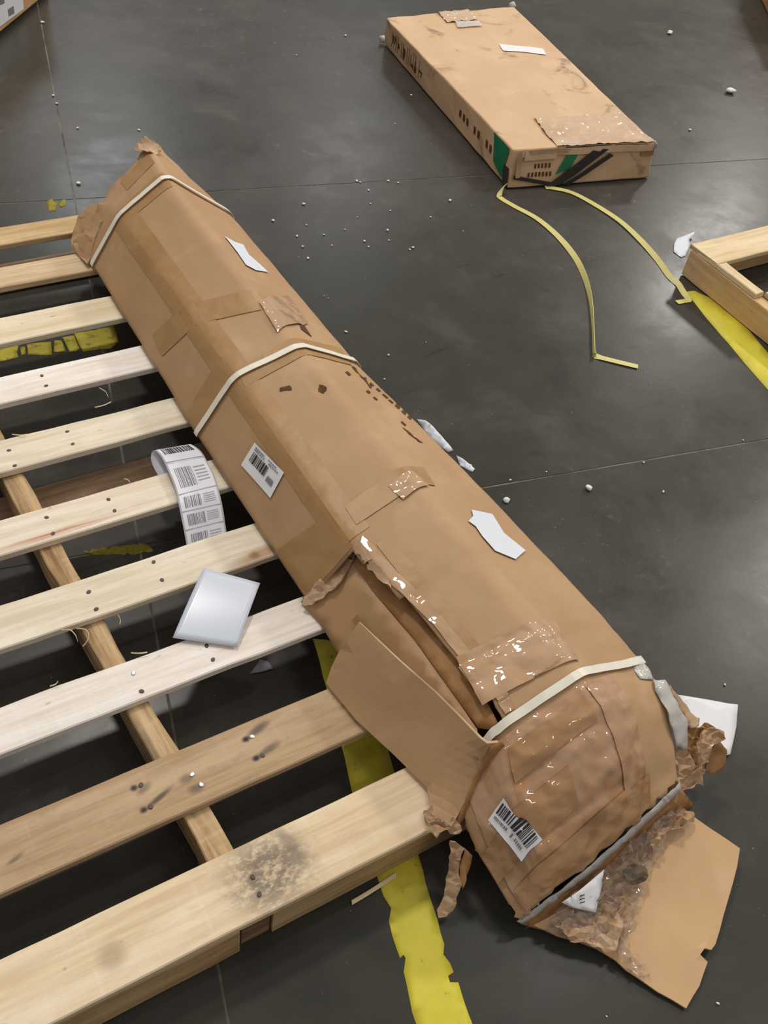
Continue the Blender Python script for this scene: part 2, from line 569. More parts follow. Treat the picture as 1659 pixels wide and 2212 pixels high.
def board(name, x0, x1, y0, y1, zb, zt, m, parent, seg=26, wob=.0014, skew=0.0, seed=0.0, ends=.002):
    """a sawn board along x: bevelled section, slightly wavy edges"""
    b = .0022
    verts = []
    cx, cy = (x0 + x1) / 2, (y0 + y1) / 2
    for i in range(seg + 1):
        t = i / seg
        x = x0 + (x1 - x0) * t
        w = lambda k: wob * noise.noise(Vector((x * 9 + seed * 13, k * 7.3 + seed, seed)))
        ya, yb = y0 + w(0) + skew * t, y1 + w(1) + skew * t
        za, zz = zb, zt + .5 * w(2)
        if i in (0, seg):
            e = ends * (1 if i == 0 else -1)
            ring = [(x + e, ya + b, za), (x, ya, za + b), (x, ya, zz - b), (x + e, ya + b, zz), (x + e, yb - b, zz), (x, yb, zz - b), (x, yb, za + b), (x + e, yb - b, za)]
        else:
            ring = [(x, ya + b, za), (x, ya, za + b), (x, ya, zz - b), (x, ya + b, zz), (x, yb - b, zz), (x, yb, zz - b), (x, yb, za + b), (x, yb - b, za)]
        verts += ring
    f = grid_faces(seg + 1, 8, True)
    f = [tuple(reversed(q)) for q in f]
    f.append(tuple(range(7, -1, -1))[::-1]); f.append(tuple(seg * 8 + j for j in range(8))[::-1])
    o = mesh_obj(name, verts, f, m, parent, origin=(cx, cy, (zb + zt) / 2), smooth=False)
    return o


pal = empty('pallet', (.28, 1.35, 0))
tag(pal, 'large pale wooden pallet of parallel slats with long damaged carton on it', 'pallet')
XL, XR = -.62, .80
CXB = (XL + XR) / 2
tan = (srgb(205, 176, 132), srgb(180, 148, 106), srgb(216, 192, 152))
pale = (srgb(230, 214, 184), srgb(212, 190, 156), srgb(236, 224, 200))
white = (srgb(243, 235, 228), srgb(224, 211, 198), srgb(248, 243, 238))
old = (srgb(190, 162, 128), srgb(166, 136, 102), srgb(202, 177, 144))
cream = (srgb(235, 224, 204), srgb(216, 200, 174), srgb(240, 232, 216))
pink = srgb(186, 128, 100)
inkspot = srgb(52, 48, 60)
woods = {
    1: wood('slat_wood_a', *tan), 2: wood('slat_wood_b', srgb(216, 192, 156), srgb(190, 162, 126), srgb(224, 204, 172)), 3: wood('slat_wood_c', *pale),
    4: wood('slat_wood_d', *white), 5: wood('slat_wood_e', *cream), 6: wood('slat_wood_f', srgb(238, 226, 208), srgb(220, 202, 178), srgb(243, 234, 220), streak=(.20 - CXB, -.028, .26, .012, pink)),
    7: wood('slat_wood_g', *cream, spots=[(.515 - CXB, -.032, .10, .022, .12, srgb(176, 134, 94), .8), (.505 - CXB, -.030, .016, .014, 0, srgb(134, 92, 58), .7)]), 8: wood('slat_wood_h', *white),
    9: wood('slat_wood_i', *old, spots=[(x - CXB, y, rx, ry, r, inkspot, a) for x, y, rx, ry, r, a in (
        (.335, .022, .010, .008, 0, 1.0), (.36, .030, .034, .011, .25, .7), (.336, -.016, .010, .008, 0, 1.0), (.362, -.010, .032, .010, .2, .6), (.147, .020, .009, .008, 0, .95), (.16, .012, .02, .01, .4, .5),
        (.148, -.020, .009, .008, 0, .95), (.175, -.012, .04, .007, .35, .75), (.224, 0, .018, .012, 0, .5), (.232, -.022, .02, .012, 0, .6), (-.04, -.01, .02, .006, .3, .5))]),
    10: wood('slat_wood_j', srgb(234, 213, 180), srgb(214, 188, 152), srgb(242, 226, 200), spots=[(.035 - CXB, -.01, .03, .03, 0, srgb(150, 120, 88), .45), (.32 - CXB, .02, .016, .05, .2, srgb(96, 90, 84), .5)],
             dirt=(.275 - CXB, .0, .10, .085, srgb(122, 110, 98))),
}
slats = {1: (2.305, 2.225), 2: (2.129, 2.045), 3: (1.929, 1.833), 4: (1.7205, 1.633), 5: (1.523, 1.433), 6: (1.3106, 1.224), 7: (1.115, 1.023), 8: (.914, .832), 9: (.719, .617), 10: (.532, .4233)}
boards = {}
for k, (yb, yf) in slats.items():
    boards[k] = board('deck_board', XL - random.uniform(0, .02), (XR if k > 1 else .66) - random.uniform(0, .01), yf, yb, ZT - TH, ZT, woods[k], pal, seed=k * 1.7, wob=.003 if k in (5, 7, 8) else .0016)
STR = wood('stringer_wood', srgb(198, 166, 122), srgb(138, 106, 74), srgb(220, 190, 148), rough=.8, grain=2.2,
           spots=[(x, y, .12, .013, 0, srgb(92, 80, 66), .55) for x, y in ((.1, .015), (-.3, .017), (.5, .015), (-.62, .016))])
STR2 = wood('grey_stringer_wood', srgb(150, 122, 88), srgb(104, 80, 54), srgb(170, 144, 108), rough=.85, grain=2.0)


def stringer(xa, ya, xb, yb, w, m, parent):
    L = math.hypot(xb - xa, yb - ya)
    o = board('stringer', -L / 2, L / 2, -w / 2, w / 2, .0175, ZT - TH - .0005, m, None, seg=40, wob=.007, seed=xa * 10)
    o.location = (0, 0, 0)
    me = o.data
    a = math.atan2(yb - ya, xb - xa)
    zc = (.0175 + ZT - TH - .0005) / 2
    o.parent = parent
    o.location = Vector(((xa + xb) / 2, (ya + yb) / 2, zc)) - parent.location
    o.rotation_euler = (0, 0, a)
    return o


stringer(.222, .445, .085, 2.29, .040, STR, pal)
stringer(.605, .445, .585, 2.29, .038, STR2, pal)
stringer(-.30, .445, -.42, 2.29, .038, STR2, pal)
BOT = wood('bottom_board_wood', srgb(164, 136, 108), srgb(134, 106, 82), srgb(180, 152, 122), rough=.85)
for y0, y1 in ((1.345, 1.462), (2.18, 2.29)):
    board('bottom_board', XL, .78, y0, y1, .001, .0168, BOT, pal, seg=14, seed=y0)
FRW = wood('front_board_wood', srgb(198, 166, 122), srgb(164, 130, 90), srgb(210, 182, 140), spots=[(.05, 0, .06, .2, 0, srgb(92, 78, 66), .55), (.16, 0, .04, .2, 0, srgb(96, 84, 74), .4)])
FRW2 = wood('front_board_old_wood', srgb(196, 160, 112), srgb(158, 122, 80), srgb(208, 176, 130))
board('front_board', XL, .198, .424, .460, .004, ZT - TH - .006, FRW2, pal, seg=20, seed=3.1, wob=.003)
board('front_board', .252, XR - .03, .4275, .450, .004, ZT - TH - .0006, FRW, pal, seg=20, seed=4.4, wob=.003)
# end block of the middle stringer, greyer than the boards beside it
board('stringer_end', .2035, .2495, .433, .4445, .004, ZT - TH - .0006, STR2, pal, seg=3, seed=2.2)

nail_me = None


def nail(x, y, shiny=False):
    global nail_me
    if nail_me is None:
        vs, fs = [], []
        n = 9
        for r, z in ((.0046, -.0005), (.0044, .0006), (.003, .0010)):
            vs += [(r * math.cos(2 * math.pi * i / n), .8 * r * math.sin(2 * math.pi * i / n), z) for i in range(n)]
        for k in range(2):
            fs += [(k * n + i, k * n + (i + 1) % n, (k + 1) * n + (i + 1) % n, (k + 1) * n + i) for i in range(n)]
        fs.append(tuple(range(2 * n, 3 * n)))
        nail_me = bpy.data.meshes.new('nail')
        nail_me.from_pydata(vs, [], fs)
        nail_me.materials.append(NAIL)
    me = nail_me
    if shiny:
        me = nail_me.copy(); me.materials.clear(); me.materials.append(NAIL_B)
    o = bpy.data.objects.new('nail', me)
    COL.objects.link(o)
    o.parent = pal
    o.location = Vector((x, y, ZT + .0004)) - pal.location
    o.rotation_euler = (0, 0, random.uniform(0, 3))


for x, y, s in ((.159, 1.488, 0), (.158, 1.441, 0), (.175, 1.283, 0), (.174, 1.239, 0), (.191, 1.08, 0), (.191, 1.038, 0), (.205, .885, 1), (.205, .846, 0), (.224, .67, 1), (.230, .648, 1), (.242, .48, 0), (.24, .453, 0),
                (.283, 1.692, 0), (.282, 1.656, 0), (.28, 1.499, 0), (.279, 1.459, 0), (.295, 1.283, 0), (.296, 1.25, 0), (.319, 1.099, 0), (.318, 1.053, 0), (.336, .885, 0), (.335, .854, 0), (.335, .69, 1), (.336, .652, 0),
                (.147, .688, 0), (.148, .648, 0), (.26, 2.09, 0), (.33, 2.27, 0)):
    nail(x, y, bool(s))

# splinters peeling off the slats
FIB = plain('wood_fibre', srgb(226, 208, 168), .7, .2)


def fibre(pxs, parent=None, w=.0022):
    ps = spline([at(*p) for p in pxs], 5)
    return ribbon('splinter', [(p, Vector((.3, .8, .5))) for p in ps], FIB, parent, w, .0008)


for f in ([(128, 1362, .105), (150, 1360, .118), (163, 1372, .12), (168, 1386, .115)], [(165, 1357, .106), (185, 1360, .118), (192, 1374, .118), (186, 1388, .112), (179, 1396, .105)],
          [(205, 880, .112), (225, 875, .118), (240, 868, .12)], [(215, 838, .1), (228, 846, .104), (234, 858, .1)], [(26, 938, .112), (45, 940, .118), (58, 938, .116)],
          [(255, 1328, .105), (260, 1338, .1), (259, 1348, .098)], [(108, 1482, .113), (120, 1478, .118), (125, 1472, .122)], [(283, 1410, .113), (300, 1411, .12), (318, 1409, .119)],
          [(268, 1034, .113), (276, 1036, .118), (281, 1042, .116)]):
    fibre(f, pal)
lf = ribbon('splinter', [(p, Vector((.3, .8, .2))) for p in spline([at(*p) for p in ((760, 1950, .004), (800, 1926, .006), (855, 1890, .003))], 4)], FIB, None, .007, .004)
tag(lf, 'long thin wood splinter on floor in front of the pallet beside yellow tape', 'splinter')

# ------------------------------------------------------------------ long carton
# sections of the battered carton: B lower left, L left ridge, R right ridge, S right side, T lower right, Q underside
def sec(B, L, R, S, T, Q): return [Vector(p) for p in (B, L, R, S, T, Q)]


e0 = [at(152, 535, .12), at(222, 430, .23), at(321, 309, .33), at(349, 324, .285)]
KN = [0.0, .12, .785, 1.27, 1.68, 1.735, 1.81, 1.905]
SECS = [
    sec(e0[0], e0[1], e0[2], e0[3], (.80, 2.19, .16), (.60, 2.17, .1165)),
    sec((.505, 2.049, .117), (.591, 2.049, .25), (.712, 2.049, .330), (.884, 2.049, .197), (.880, 2.05, .130), (.78, 2.05, .1165)),
    sec((.511, 1.383, .117), (.602, 1.383, .255), (.745, 1.383, .294), (.893, 1.383, .21), (.890, 1.383, .130), (.78, 1.383, .1165)),
    sec((.529, .90, .117), (.613, .89, .25), (.776, .92, .288), (.953, .92, .20), (.94, .92, .125), (.80, .90, .1165)),
    sec((.590, .48, .13), (.655, .487, .238), (.808, .502, .270), (.984, .50, .197), (.965, .50, .125), (.80, .49, .118)),
    sec((.557, .408, .1175), (.650, .452, .222), (.815, .452, .264), (.988, .465, .188), (.965, .46, .10), (.80, .43, .118)),
    sec((.563, .342, .085), (.622, .362, .182), (.821, .392, .250), (.975, .400, .18), (.95, .39, .08), (.75, .36, .075)),
    sec((.589, .259, .052), (.640, .262, .085), (.800, .280, .125), (.935, .306, .122), (.95, .315, .06), (.76, .285, .045)),
]


def raw(s, t):
    s = min(max(s, 0.0), KN[-1])
    i = 0
    while i < len(KN) - 2 and s > KN[i + 1]:
        i += 1
    f = (s - KN[i]) / (KN[i + 1] - KN[i])
    a = int(math.floor(t)); g = t - a
    a %= 6; b = (a + 1) % 6
    p = SECS[i][a].lerp(SECS[i][b], g)
    q = SECS[i + 1][a].lerp(SECS[i + 1][b], g)
    return p.lerp(q, f)


def surf(s, t, off=0.0):
    P = Vector()
    rs = .05 if s > 1.66 else .015
    w = 0
    for ds in (-1, 0, 1):
        for dt in (-.07, 0, .07):
            P += raw(s + ds * rs, t + dt); w += 1
    P /= w
    # reflect the shortening that clamping gives at the two ends
    if s < rs: P += (raw(0, t) - raw(rs * .33, t)) * (1 - s / rs)
    if s > KN[-1] - rs: P += (raw(KN[-1], t) - raw(KN[-1] - rs * .33, t)) * (1 - (KN[-1] - s) / rs)
    amp = .0022 if s < 1.6 else .006
    P = P + Vector((.3, .2, 1)) * amp * n3(P, 9, 1.3) + Vector((0, 0, 1)) * amp * .5 * n3(P, 28, 4.1)
    if s < .12:
        c = (1 - s / .12)
        P += Vector((.5, .4, .8)) * .012 * c * n3(P, 24, 2.2) * (1.4 if t < 1.2 else .5)
    for (a, b, dep, wid) in CREASES:
        ab = b - a
        f = min(1, max(0, (P - a).dot(ab) / ab.length_squared))
        d = (P - a - ab * f).length
        if d < 3 * wid: P += Vector((0, 0, -dep * math.exp(-(d / wid) ** 2)))
    if s > 1.70 and t < 3:
        k = min(1, (s - 1.70) / .04)
        P += Vector((-.2, -.3, 1)) * k * (.010 * (.35 - abs(n3(P, 11, 7.7))) + .004 * (.3 - abs(n3(P, 30, 2.7))))
    if P.y > .415 and P.x < .81: P.z = max(P.z, .1150)
    if off:
        e = .01
        a = raw(s + e, t) - raw(s - e, t)
        b = raw(s, t + e) - raw(s, t - e)
        P += b.cross(a).normalized() * off
    return P


CREASES = []


def crease(dep, wid, *pxs):
    c = [raw(*st(*p)) for p in pxs]
    for a, b in zip(c, c[1:]): CREASES.append((a, b, dep, wid))


# outward check
_c = raw(.8, 1.5); _e = .01
_n = (raw(.8, 1.5 + _e) - raw(.8, 1.5 - _e)).cross(raw(.8 + _e, 1.5) - raw(.8 - _e, 1.5))
SGN = 1.0 if _n.z > 0 else -1.0


def S(s, t, off=0.0): return surf(s, t, off * SGN)


def proj(P):
    d = P - Vector((0, 0, CAMZ))
    z = d.dot(FW)
    return (IW / 2 + FPX * d.dot(RT) / z, IH / 2 - FPX * d.dot(UP) / z)


_ss = np.linspace(0, KN[-1], 110); _tt = np.linspace(0, 3, 46)
_tab = np.array([[proj(raw(s, t)) for t in _tt] for s in _ss])


def st(px, py):
    """carton coordinates of the point of the carton that the photo shows at px, py"""
    d = (_tab[:, :, 0] - px) ** 2 + (_tab[:, :, 1] - py) ** 2
    i, j = np.unravel_index(d.argmin(), d.shape)
    s, t = _ss[i], _tt[j]
    for _ in range(12):
        p = proj(raw(s, t)); e = 1e-3
        a = proj(raw(s + e, t)); b = proj(raw(s, t + e))
        J = np.array([[(a[0] - p[0]) / e, (b[0] - p[0]) / e], [(a[1] - p[1]) / e, (b[1] - p[1]) / e]])
        if abs(np.linalg.det(J)) < 1e-3: break
        dx = np.linalg.solve(J, np.array([px - p[0], py - p[1]]))
        s += float(np.clip(dx[0], -.1, .1)) * .8; t += float(np.clip(dx[1], -.2, .2)) * .8
        t = min(max(t, 0), 3.0); s = min(max(s, 0), KN[-1])
    return s, t


crease(.0035, .008, (1064, 1232), (1085, 1262), (1130, 1315), (1195, 1382))
crease(.003, .007, (898, 1292), (940, 1268), (955, 1240))
crease(.003, .007, (1000, 1212), (1040, 1200))
crease(.0025, .008, (985, 1440), (1060, 1405), (1130, 1365))
crease(.003, .010, (640, 690), (660, 705), (685, 730))
crease(.004, .010, (688, 830), (698, 848))
crease(.002, .008, (355, 395), (480, 545), (600, 680))
crease(.0025, .008, (1190, 1385), (1330, 1350))
crease(.0025, .008, (770, 780), (900, 925), (950, 985))
crease(.003, .008, (590, 1160), (690, 1050))
crease(.003, .009, (1130, 1690), (1190, 1640), (1290, 1560))
crease(.004, .009, (1165, 1815), (1240, 1760), (1340, 1690))
crease(.004, .009, (1200, 1900), (1290, 1830), (1400, 1740))
carton = empty('long_carton', (.72, 1.3, .1165))
tag(carton, 'long torn brown cardboard carton strapped with white bands lying on the slatted pallet', 'carton')

# body shell: left facet missing between the tear and the third strap
smesh = [0.0, .012, .03, .05, .075, .1] + list(np.arange(.115, 1.25, .012)) + [1.262, 1.28, 1.30] + list(np.arange(1.315, 1.675, .012)) + [1.68, 1.70] + list(np.arange(1.712, KN[-1], .009)) + [KN[-1]]
tmesh = [0.0, .06] + list(np.arange(.12, 3.0, .075)) + [3.0, 3.15, 3.5, 4.0, 4.5, 5.0, 5.5]
rj = random.Random(5)
verts, keep = [], {}
for i, s in enumerate(smesh):
    for j, t in enumerate(tmesh):
        P = S(s, t)
        if i == 0 or i == 1: P += Vector((rj.uniform(-.004, .004), rj.uniform(-.008, .006), rj.uniform(-.004, .004)))
        if i == len(smesh) - 1: P += Vector((rj.uniform(-.003, .003), rj.uniform(-.005, .004), rj.uniform(-.002, .003)))
        if j == 0 and s > 1.73: P += Vector((rj.uniform(-.006, .004), rj.uniform(-.004, .004), rj.uniform(-.004, .004)))
        verts.append(P)
nt = len(tmesh)
faces = []
for i in range(len(smesh) - 1):
    for j in range(nt):
        a, b = i * nt + j, i * nt + (j + 1) % nt
        c, d = (i + 1) * nt + (j + 1) % nt, (i + 1) * nt + j
        tm = (tmesh[j] + (tmesh[j + 1] if j + 1 < nt else 6.0)) / 2
        sm = (smesh[i] + smesh[i + 1]) / 2
        # the torn-away part of the left side
        cut = 1.20 + .05 * tm * 1.0
        lim = .97 + .15 * min(1, max(0, (sm - 1.30) / .18))
        if 1.285 - .06 * (1 - tm) * 0 < sm < 1.695 and (tm < lim or tm > 5.75):
            continue
        faces.append((a, b, c, d) if SGN > 0 else (a, d, c, b))
used = sorted({v for f in faces for v in f}); ren = {v: k for k, v in enumerate(used)}
body = mesh_obj('body', [verts[v] for v in used], [tuple(ren[v] for v in f) for f in faces], CARD, carton, solid=.005, off=-1.0)
# far end closed by crumpled end flap
cap_v = [S(0.004, t) for t in tmesh]
cc = sum(cap_v, Vector()) / len(cap_v) + Vector((0, -.03, 0))
mid = [(p + cc) / 2 + Vector((0, rj.uniform(-.02, .005), 0)) for p in cap_v]
fv = cap_v + mid + [cc]
ff = [(k, (k + 1) % nt, nt + (k + 1) % nt, nt + k) for k in range(nt)] + [(nt + k, nt + (k + 1) % nt, 2 * nt) for k in range(nt)]
mesh_obj('end_flap', fv, ff, CARD, carton, smooth=False)


sheet('torn_tip', [(290, 324, .322), (298, 308, .33), (316, 297, .338), (331, 302, .338), (350, 320, .322), (340, 332, .326), (318, 325, .332), (304, 330, .324)], CARD_TORN, carton, step=7, jag=2, rough=.008, nk=60, thick=.002, seed=8.1)
sheet('crumpled_end', [(152, 534, .120), (160, 500, .142), (168, 470, .165), (196, 444, .198), (228, 430, .228), (240, 446, .228), (226, 470, .214), (205, 510, .178), (194, 556, .136), (188, 574, .120), (170, 552, .118)], CARD, carton, step=13, jag=1, rough=.008, nk=34, thick=.003, seed=8.4)


def patch(name, quad, m, parent=carton, off=.0012, nu=10, nv=8, jag=0.0, from_px=True, wr=0.0, solid=None):
    """piece stuck on the carton: quad of photo points (in order), laid over the surface"""
    q = [st(*p) for p in quad] if from_px else quad
    vs = []
    rr = random.Random(len(name) + int(quad[0][0] * 10))
    for i in range(nu + 1):
        for j in range(nv + 1):
            a, b = i / nu, j / nv
            s = (q[0][0] * (1 - a) + q[1][0] * a) * (1 - b) + (q[3][0] * (1 - a) + q[2][0] * a) * b
            t = (q[0][1] * (1 - a) + q[1][1] * a) * (1 - b) + (q[3][1] * (1 - a) + q[2][1] * a) * b
            if jag and i in (0, nu): s += rr.uniform(-jag, jag)
            if jag and j in (0, nv): t += rr.uniform(-jag, jag) * 6
            P = S(s, t, off)
            if wr:
                q_ = Vector((s * 14, t * 2.2, 1.7))
                P = P + Vector((.2, -.1, 1)) * wr * (1.6 * abs(noise.noise(q_ * 1.6)) + .9 * abs(n3(P, 38, 3.3)) + .5 * abs(n3(P, 95, 6.1)))
            vs.append(P)
    f = grid_faces(nu + 1, nv + 1)
    p0, p1, p2 = vs[f[0][0]], vs[f[0][1]], vs[f[0][2]]
    if (p1 - p0).cross(p2 - p0).dot(Vector((0, 0, CAMZ)) - p0) < 0:
        f = [tuple(reversed(x)) for x in f]
    return mesh_obj(name, vs, f, m, parent, solid=solid, off=1.0)


def st_rect(s0, s1, t0, t1): return [(s0, t0), (s1, t0), (s1, t1), (s0, t1)]


# brown packing tape: along the left ridge, and across
tp = lambda q, nu, nv, off=.0011: patch('packing_tape', q, TAPE_BROWN, off=off, nu=nu, nv=nv, from_px=False)
tp(st_rect(.13, 1.262, .79, 1.0), 44, 4)
tp(st_rect(.13, 1.262, 1.0, 1.27), 44, 5)
tp(st_rect(1.30, 1.60, 1.20, 1.38), 14, 4)
tp(st_rect(.015, .062, 1.35, 1.95), 4, 10)
tp(st_rect(.10, .16, 1.02, 2.0), 4, 12)
patch('packing_tape', [(330, 722), (352, 768), (648, 700), (622, 664)], TAPE_BROWN, off=.0016, nu=5, nv=12)
patch('packing_tape', [(395, 905), (422, 945), (512, 815), (478, 770)], TAPE_BROWN, off=.0016, nu=5, nv=10)
patch('packing_tape', [(512, 800), (530, 836), (760, 790), (735, 752)], TAPE_BROWN, off=.0016, nu=5, nv=14)
patch('packing_tape', [(585, 1200), (655, 1300), (762, 1182), (712, 1110)], TAPE_BROWN, off=.0016, nu=6, nv=8)
patch('packing_tape', [(745, 1095), (770, 1135), (940, 1050), (915, 1010)], TAPE_BROWN, off=.0020, nu=5, nv=12)
patch('packing_tape', [(990, 1440), (1020, 1490), (1225, 1408), (1185, 1362)], TAPE_BROWN, off=.0020, nu=5, nv=14)
fm = lambda q, nu, nv, wr, px=True, off=.0024, m=FILM: patch('clear_tape', q, m, off=off, nu=nu, nv=nv, wr=wr, from_px=px)
fm([(838, 1052), (870, 1082), (925, 1052), (890, 1018)], 20, 20, .0022)
fm([(985, 1420), (1040, 1530), (1250, 1430), (1195, 1345)], 34, 44, .0022)
fm([(1.292, .985), (1.48, 1.125), (1.48, 1.25), (1.27, 1.14)], 40, 10, .0018, False)
fm([(1.48, 1.125), (1.685, 1.125), (1.685, 1.25), (1.48, 1.25)], 44, 10, .0018, False)
fm([(560, 655), (600, 720), (665, 700), (622, 640)], 24, 24, .0022)
fm(st_rect(1.715, 1.898, .25, 1.02), 50, 34, .0026, False, .0024, FILM_END)
fm(st_rect(1.712, 1.898, 1.0, 2.35), 56, 60, .0030, False, .0026, FILM_END)
fm(st_rect(1.73, 1.775, 1.02, 1.9), 20, 40, .0022, False, .0052, FILM_DARK)
fm(st_rect(1.80, 1.845, .1, 1.5), 20, 50, .0026, False, .0050, FILM_DARK)
fm(st_rect(1.868, 1.900, .3, 2.4), 18, 70, .0030, False, .0048, FILM_DARK)
fm(st_rect(1.72, 1.88, 1.98, 2.22), 50, 12, .0022, False, .0052, FILM_END)
# worn right side of carton
for q in ([(650, 712), (672, 728), (652, 690), (640, 684)], [(604, 838), (606, 846), (630, 842), (628, 834)], [(688, 842), (700, 850), (706, 838), (690, 828)]):
    patch('scuff_mark', q, INK_BROWN, off=.0014, nu=3, nv=3, jag=.002)
# rows of smudged print along the right side
for (a, b) in (((745, 805), (880, 925)), ((770, 805), (893, 912)), ((800, 815), (905, 905)), ((815, 822), (912, 908))):
    n = 9
    for k in range(n):
        if rj.random() < .25: continue
        f0, f1 = k / n, (k + rj.uniform(.4, .8)) / n
        p = [(a[0] + (b[0] - a[0]) * f, a[1] + (b[1] - a[1]) * f) for f in (f0, f1)]
        w = rj.uniform(3, 5)
        patch('printed_mark', [p[0], p[1], (p[1][0] + w, p[1][1] - w * .6), (p[0][0] + w, p[0][1] - w * .6)], INK_BROWN, off=.0010, nu=2, nv=2, jag=.0006)

for q in ([(846, 838), (905, 910), (914, 904), (856, 830)], [(866, 852), (918, 915), (924, 910), (872, 848)], [(760, 792), (800, 838), (802, 836), (762, 790)], [(868, 925), (908, 958), (910, 956), (870, 923)]):
    patch('printed_mark', q, INK_BROWN, off=.0012, nu=8, nv=2, jag=.004)  # thin lines paint the shade of creases, the others are smudges
# white torn stickers on the upper right side
for nm, pxs in (('sticker_remnant', [(484, 513), (505, 524), (524, 530), (536, 552), (560, 574), (578, 590), (552, 586), (530, 574), (512, 548)]),
                ('sticker_remnant', [(1017, 1104), (1062, 1112), (1088, 1152), (1112, 1172), (1134, 1190), (1112, 1210), (1068, 1192), (1040, 1160), (1026, 1140), (1010, 1128), (1020, 1118)])):
    q = [S(*st(*p), .0026) for p in pxs]
    c = S(*st(sum(p[0] for p in pxs) / len(pxs), sum(p[1] for p in pxs) / len(pxs)), .0026)
    n = len(q)
    fs = [(k, (k + 1) % n, n) for k in range(n)]
    if (q[1] - q[0]).cross(c - q[0]).dot(Vector((0, 0, CAMZ)) - c) < 0: fs = [f[::-1] for f in fs]
    o = mesh_obj(nm, q + [c], fs, PAPER_BLUE, carton, smooth=False, solid=.0006, off=1.0)
    tag(o, 'torn white sticker remnant')


# barcode stickers
def bilerp(q, a, b):
    return tuple((q[0][k] * (1 - a) + q[1][k] * a) * (1 - b) + (q[3][k] * (1 - a) + q[2][k] * a) * b for k in range(2))


def sticker(name, quad, bars, extra, label, seed=1, off=.0028):
    o = patch(name, quad, PAPER, off=off, nu=8, nv=6)
    tag(o, label)
    r = random.Random(seed)
    vs, fs = [], []

    def cell(a0, a1, b0, b1):
        pts = [S(*st(*bilerp(quad, a, b)), off + .0018) for a, b in ((a0, b0), (a1, b0), (a1, b1), (a0, b1))]
        k = len(vs)
        vs.extend(pts)
        f = (k, k + 1, k + 2, k + 3)
        if (pts[1] - pts[0]).cross(pts[2] - pts[0]).dot(Vector((0, 0, CAMZ)) - pts[0]) < 0: f = f[::-1]
        fs.append(f)
    a0, a1, b0, b1 = bars
    x = a0
    while x < a1:
        w = r.choice((.018, .018, .03, .045))
        cell(x, min(x + w, a1), b0, b1)
        x += w + r.choice((.015, .02, .03))
    pr = mesh_obj('barcode', vs, fs, INK, o, smooth=False)
    vs, fs = [], []
    for (p0, p1, q0, q1, n) in extra:
        for k in range(n):
            if r.random() < .15: continue
            f0 = p0 + (p1 - p0) * k / n
            cell(f0, f0 + (p1 - p0) / n * r.uniform(.5, .85), q0, q1)
    mesh_obj('printed_text', vs, fs, INK_GREY, o, smooth=False)
    return o


# the quads run: along the barcode, then across
sticker('barcode_sticker', [(523, 1004), (586, 1076), (616, 1021), (552, 957)], (.12, .62, .36, .74),
        [(.10, .45, .80, .85, 6), (.10, .42, .88, .93, 5), (.52, .9, .80, .85, 7), (.52, .8, .90, .94, 4), (.7, .92, .3, .5, 3)], 'white barcode sticker on the long side', 3)
sticker('barcode_sticker', [(1057, 1770), (1124, 1855), (1164, 1806), (1092, 1721)], (.06, .90, .42, .86),
        [(.08, .45, .22, .32, 10), (.5, .56, .18, .34, 1), (.6, .85, .20, .32, 5)], 'white barcode sticker at crushed end', 9, .0105)

# straps round the carton
for nm, s0, ta, tb, dz in (('strap', .125, .05, 3.25, 0), ('strap', .79, .05, 3.25, 0), ('strap', 1.695, .78, 3.08, 0)):
    pts = []
    N = 60
    for k in range(N + 1):
        t = ta + (tb - ta) * k / N
        dsv = 0.0
        pts.append((S(s0, t, .0058), (raw(s0 + .02, t) - raw(s0 - .02, t))))
    o = ribbon(nm, pts, STRAP_W, carton, .0145, .0014)
    tag(o, 'white plastic strap')

# ---- the torn side: inner panel, outer flap, frayed lip
sheet('inner_panel', [(650, 1300, .118), (745, 1195, .205), (760, 1206, .212), (802, 1272, .214), (895, 1383, .214), (980, 1501, .214), (1030, 1574, .212), (1030, 1640, .20), (900, 1560, .15), (735, 1420, .118), (690, 1345, .118)], CARD_IN, carton, step=28, rough=.0015, nk=12, thick=.004, seed=.2)
sheet('inner_fold', [(756, 1203, .214), (802, 1271, .216), (895, 1381, .216), (980, 1499, .216), (1032, 1572, .214), (1085, 1580, .226), (1030, 1470, .232), (920, 1320, .234), (800, 1190, .230)], CARD_DARK, carton, step=26, rough=.0008, thick=.003, seed=.3)
of = sheet('torn_flap', [(775, 1343, .215), (748, 1385, .185), (735, 1402, .165), (716, 1440, .14), (704, 1476, .121), (770, 1556, .121), (850, 1630, .121), (922, 1702, .122), (932, 1760, .124), (975, 1786, .126), (992, 1755, .132), (1025, 1690, .165), (1078, 1604, .228), (1052, 1606, .232), (1036, 1594, .23), (1000, 1556, .23), (940, 1495, .228), (860, 1425, .224)],
     CARD, carton, step=24, rough=.0006, nk=9, thick=.0055, seed=.7, smooth=False)
patch('packing_tape', [(762, 1340), (800, 1395), (812, 1385), (775, 1328)], TAPE_BROWN, off=.004, nu=3, nv=3)
sheet('torn_lip', [(650, 1307, .126), (664, 1280, .146), (705, 1239, .176), (727, 1217, .196), (761, 1186, .222), (766, 1196, .222), (750, 1226, .208), (736, 1256, .190), (716, 1276, .170), (690, 1296, .148), (668, 1307, .130)], CARD_TORN, carton, step=8, jag=2.0, rough=.007, nk=60, thick=.003, seed=1.1)
for q in ([(760, 1180), (790, 1222), (800, 1212), (772, 1172)], [(790, 1225), (840, 1275), (846, 1262), (800, 1215)]):
    patch('frayed_edge', q, CARD_TORN, off=.003, nu=8, nv=3, jag=.004, wr=.006)
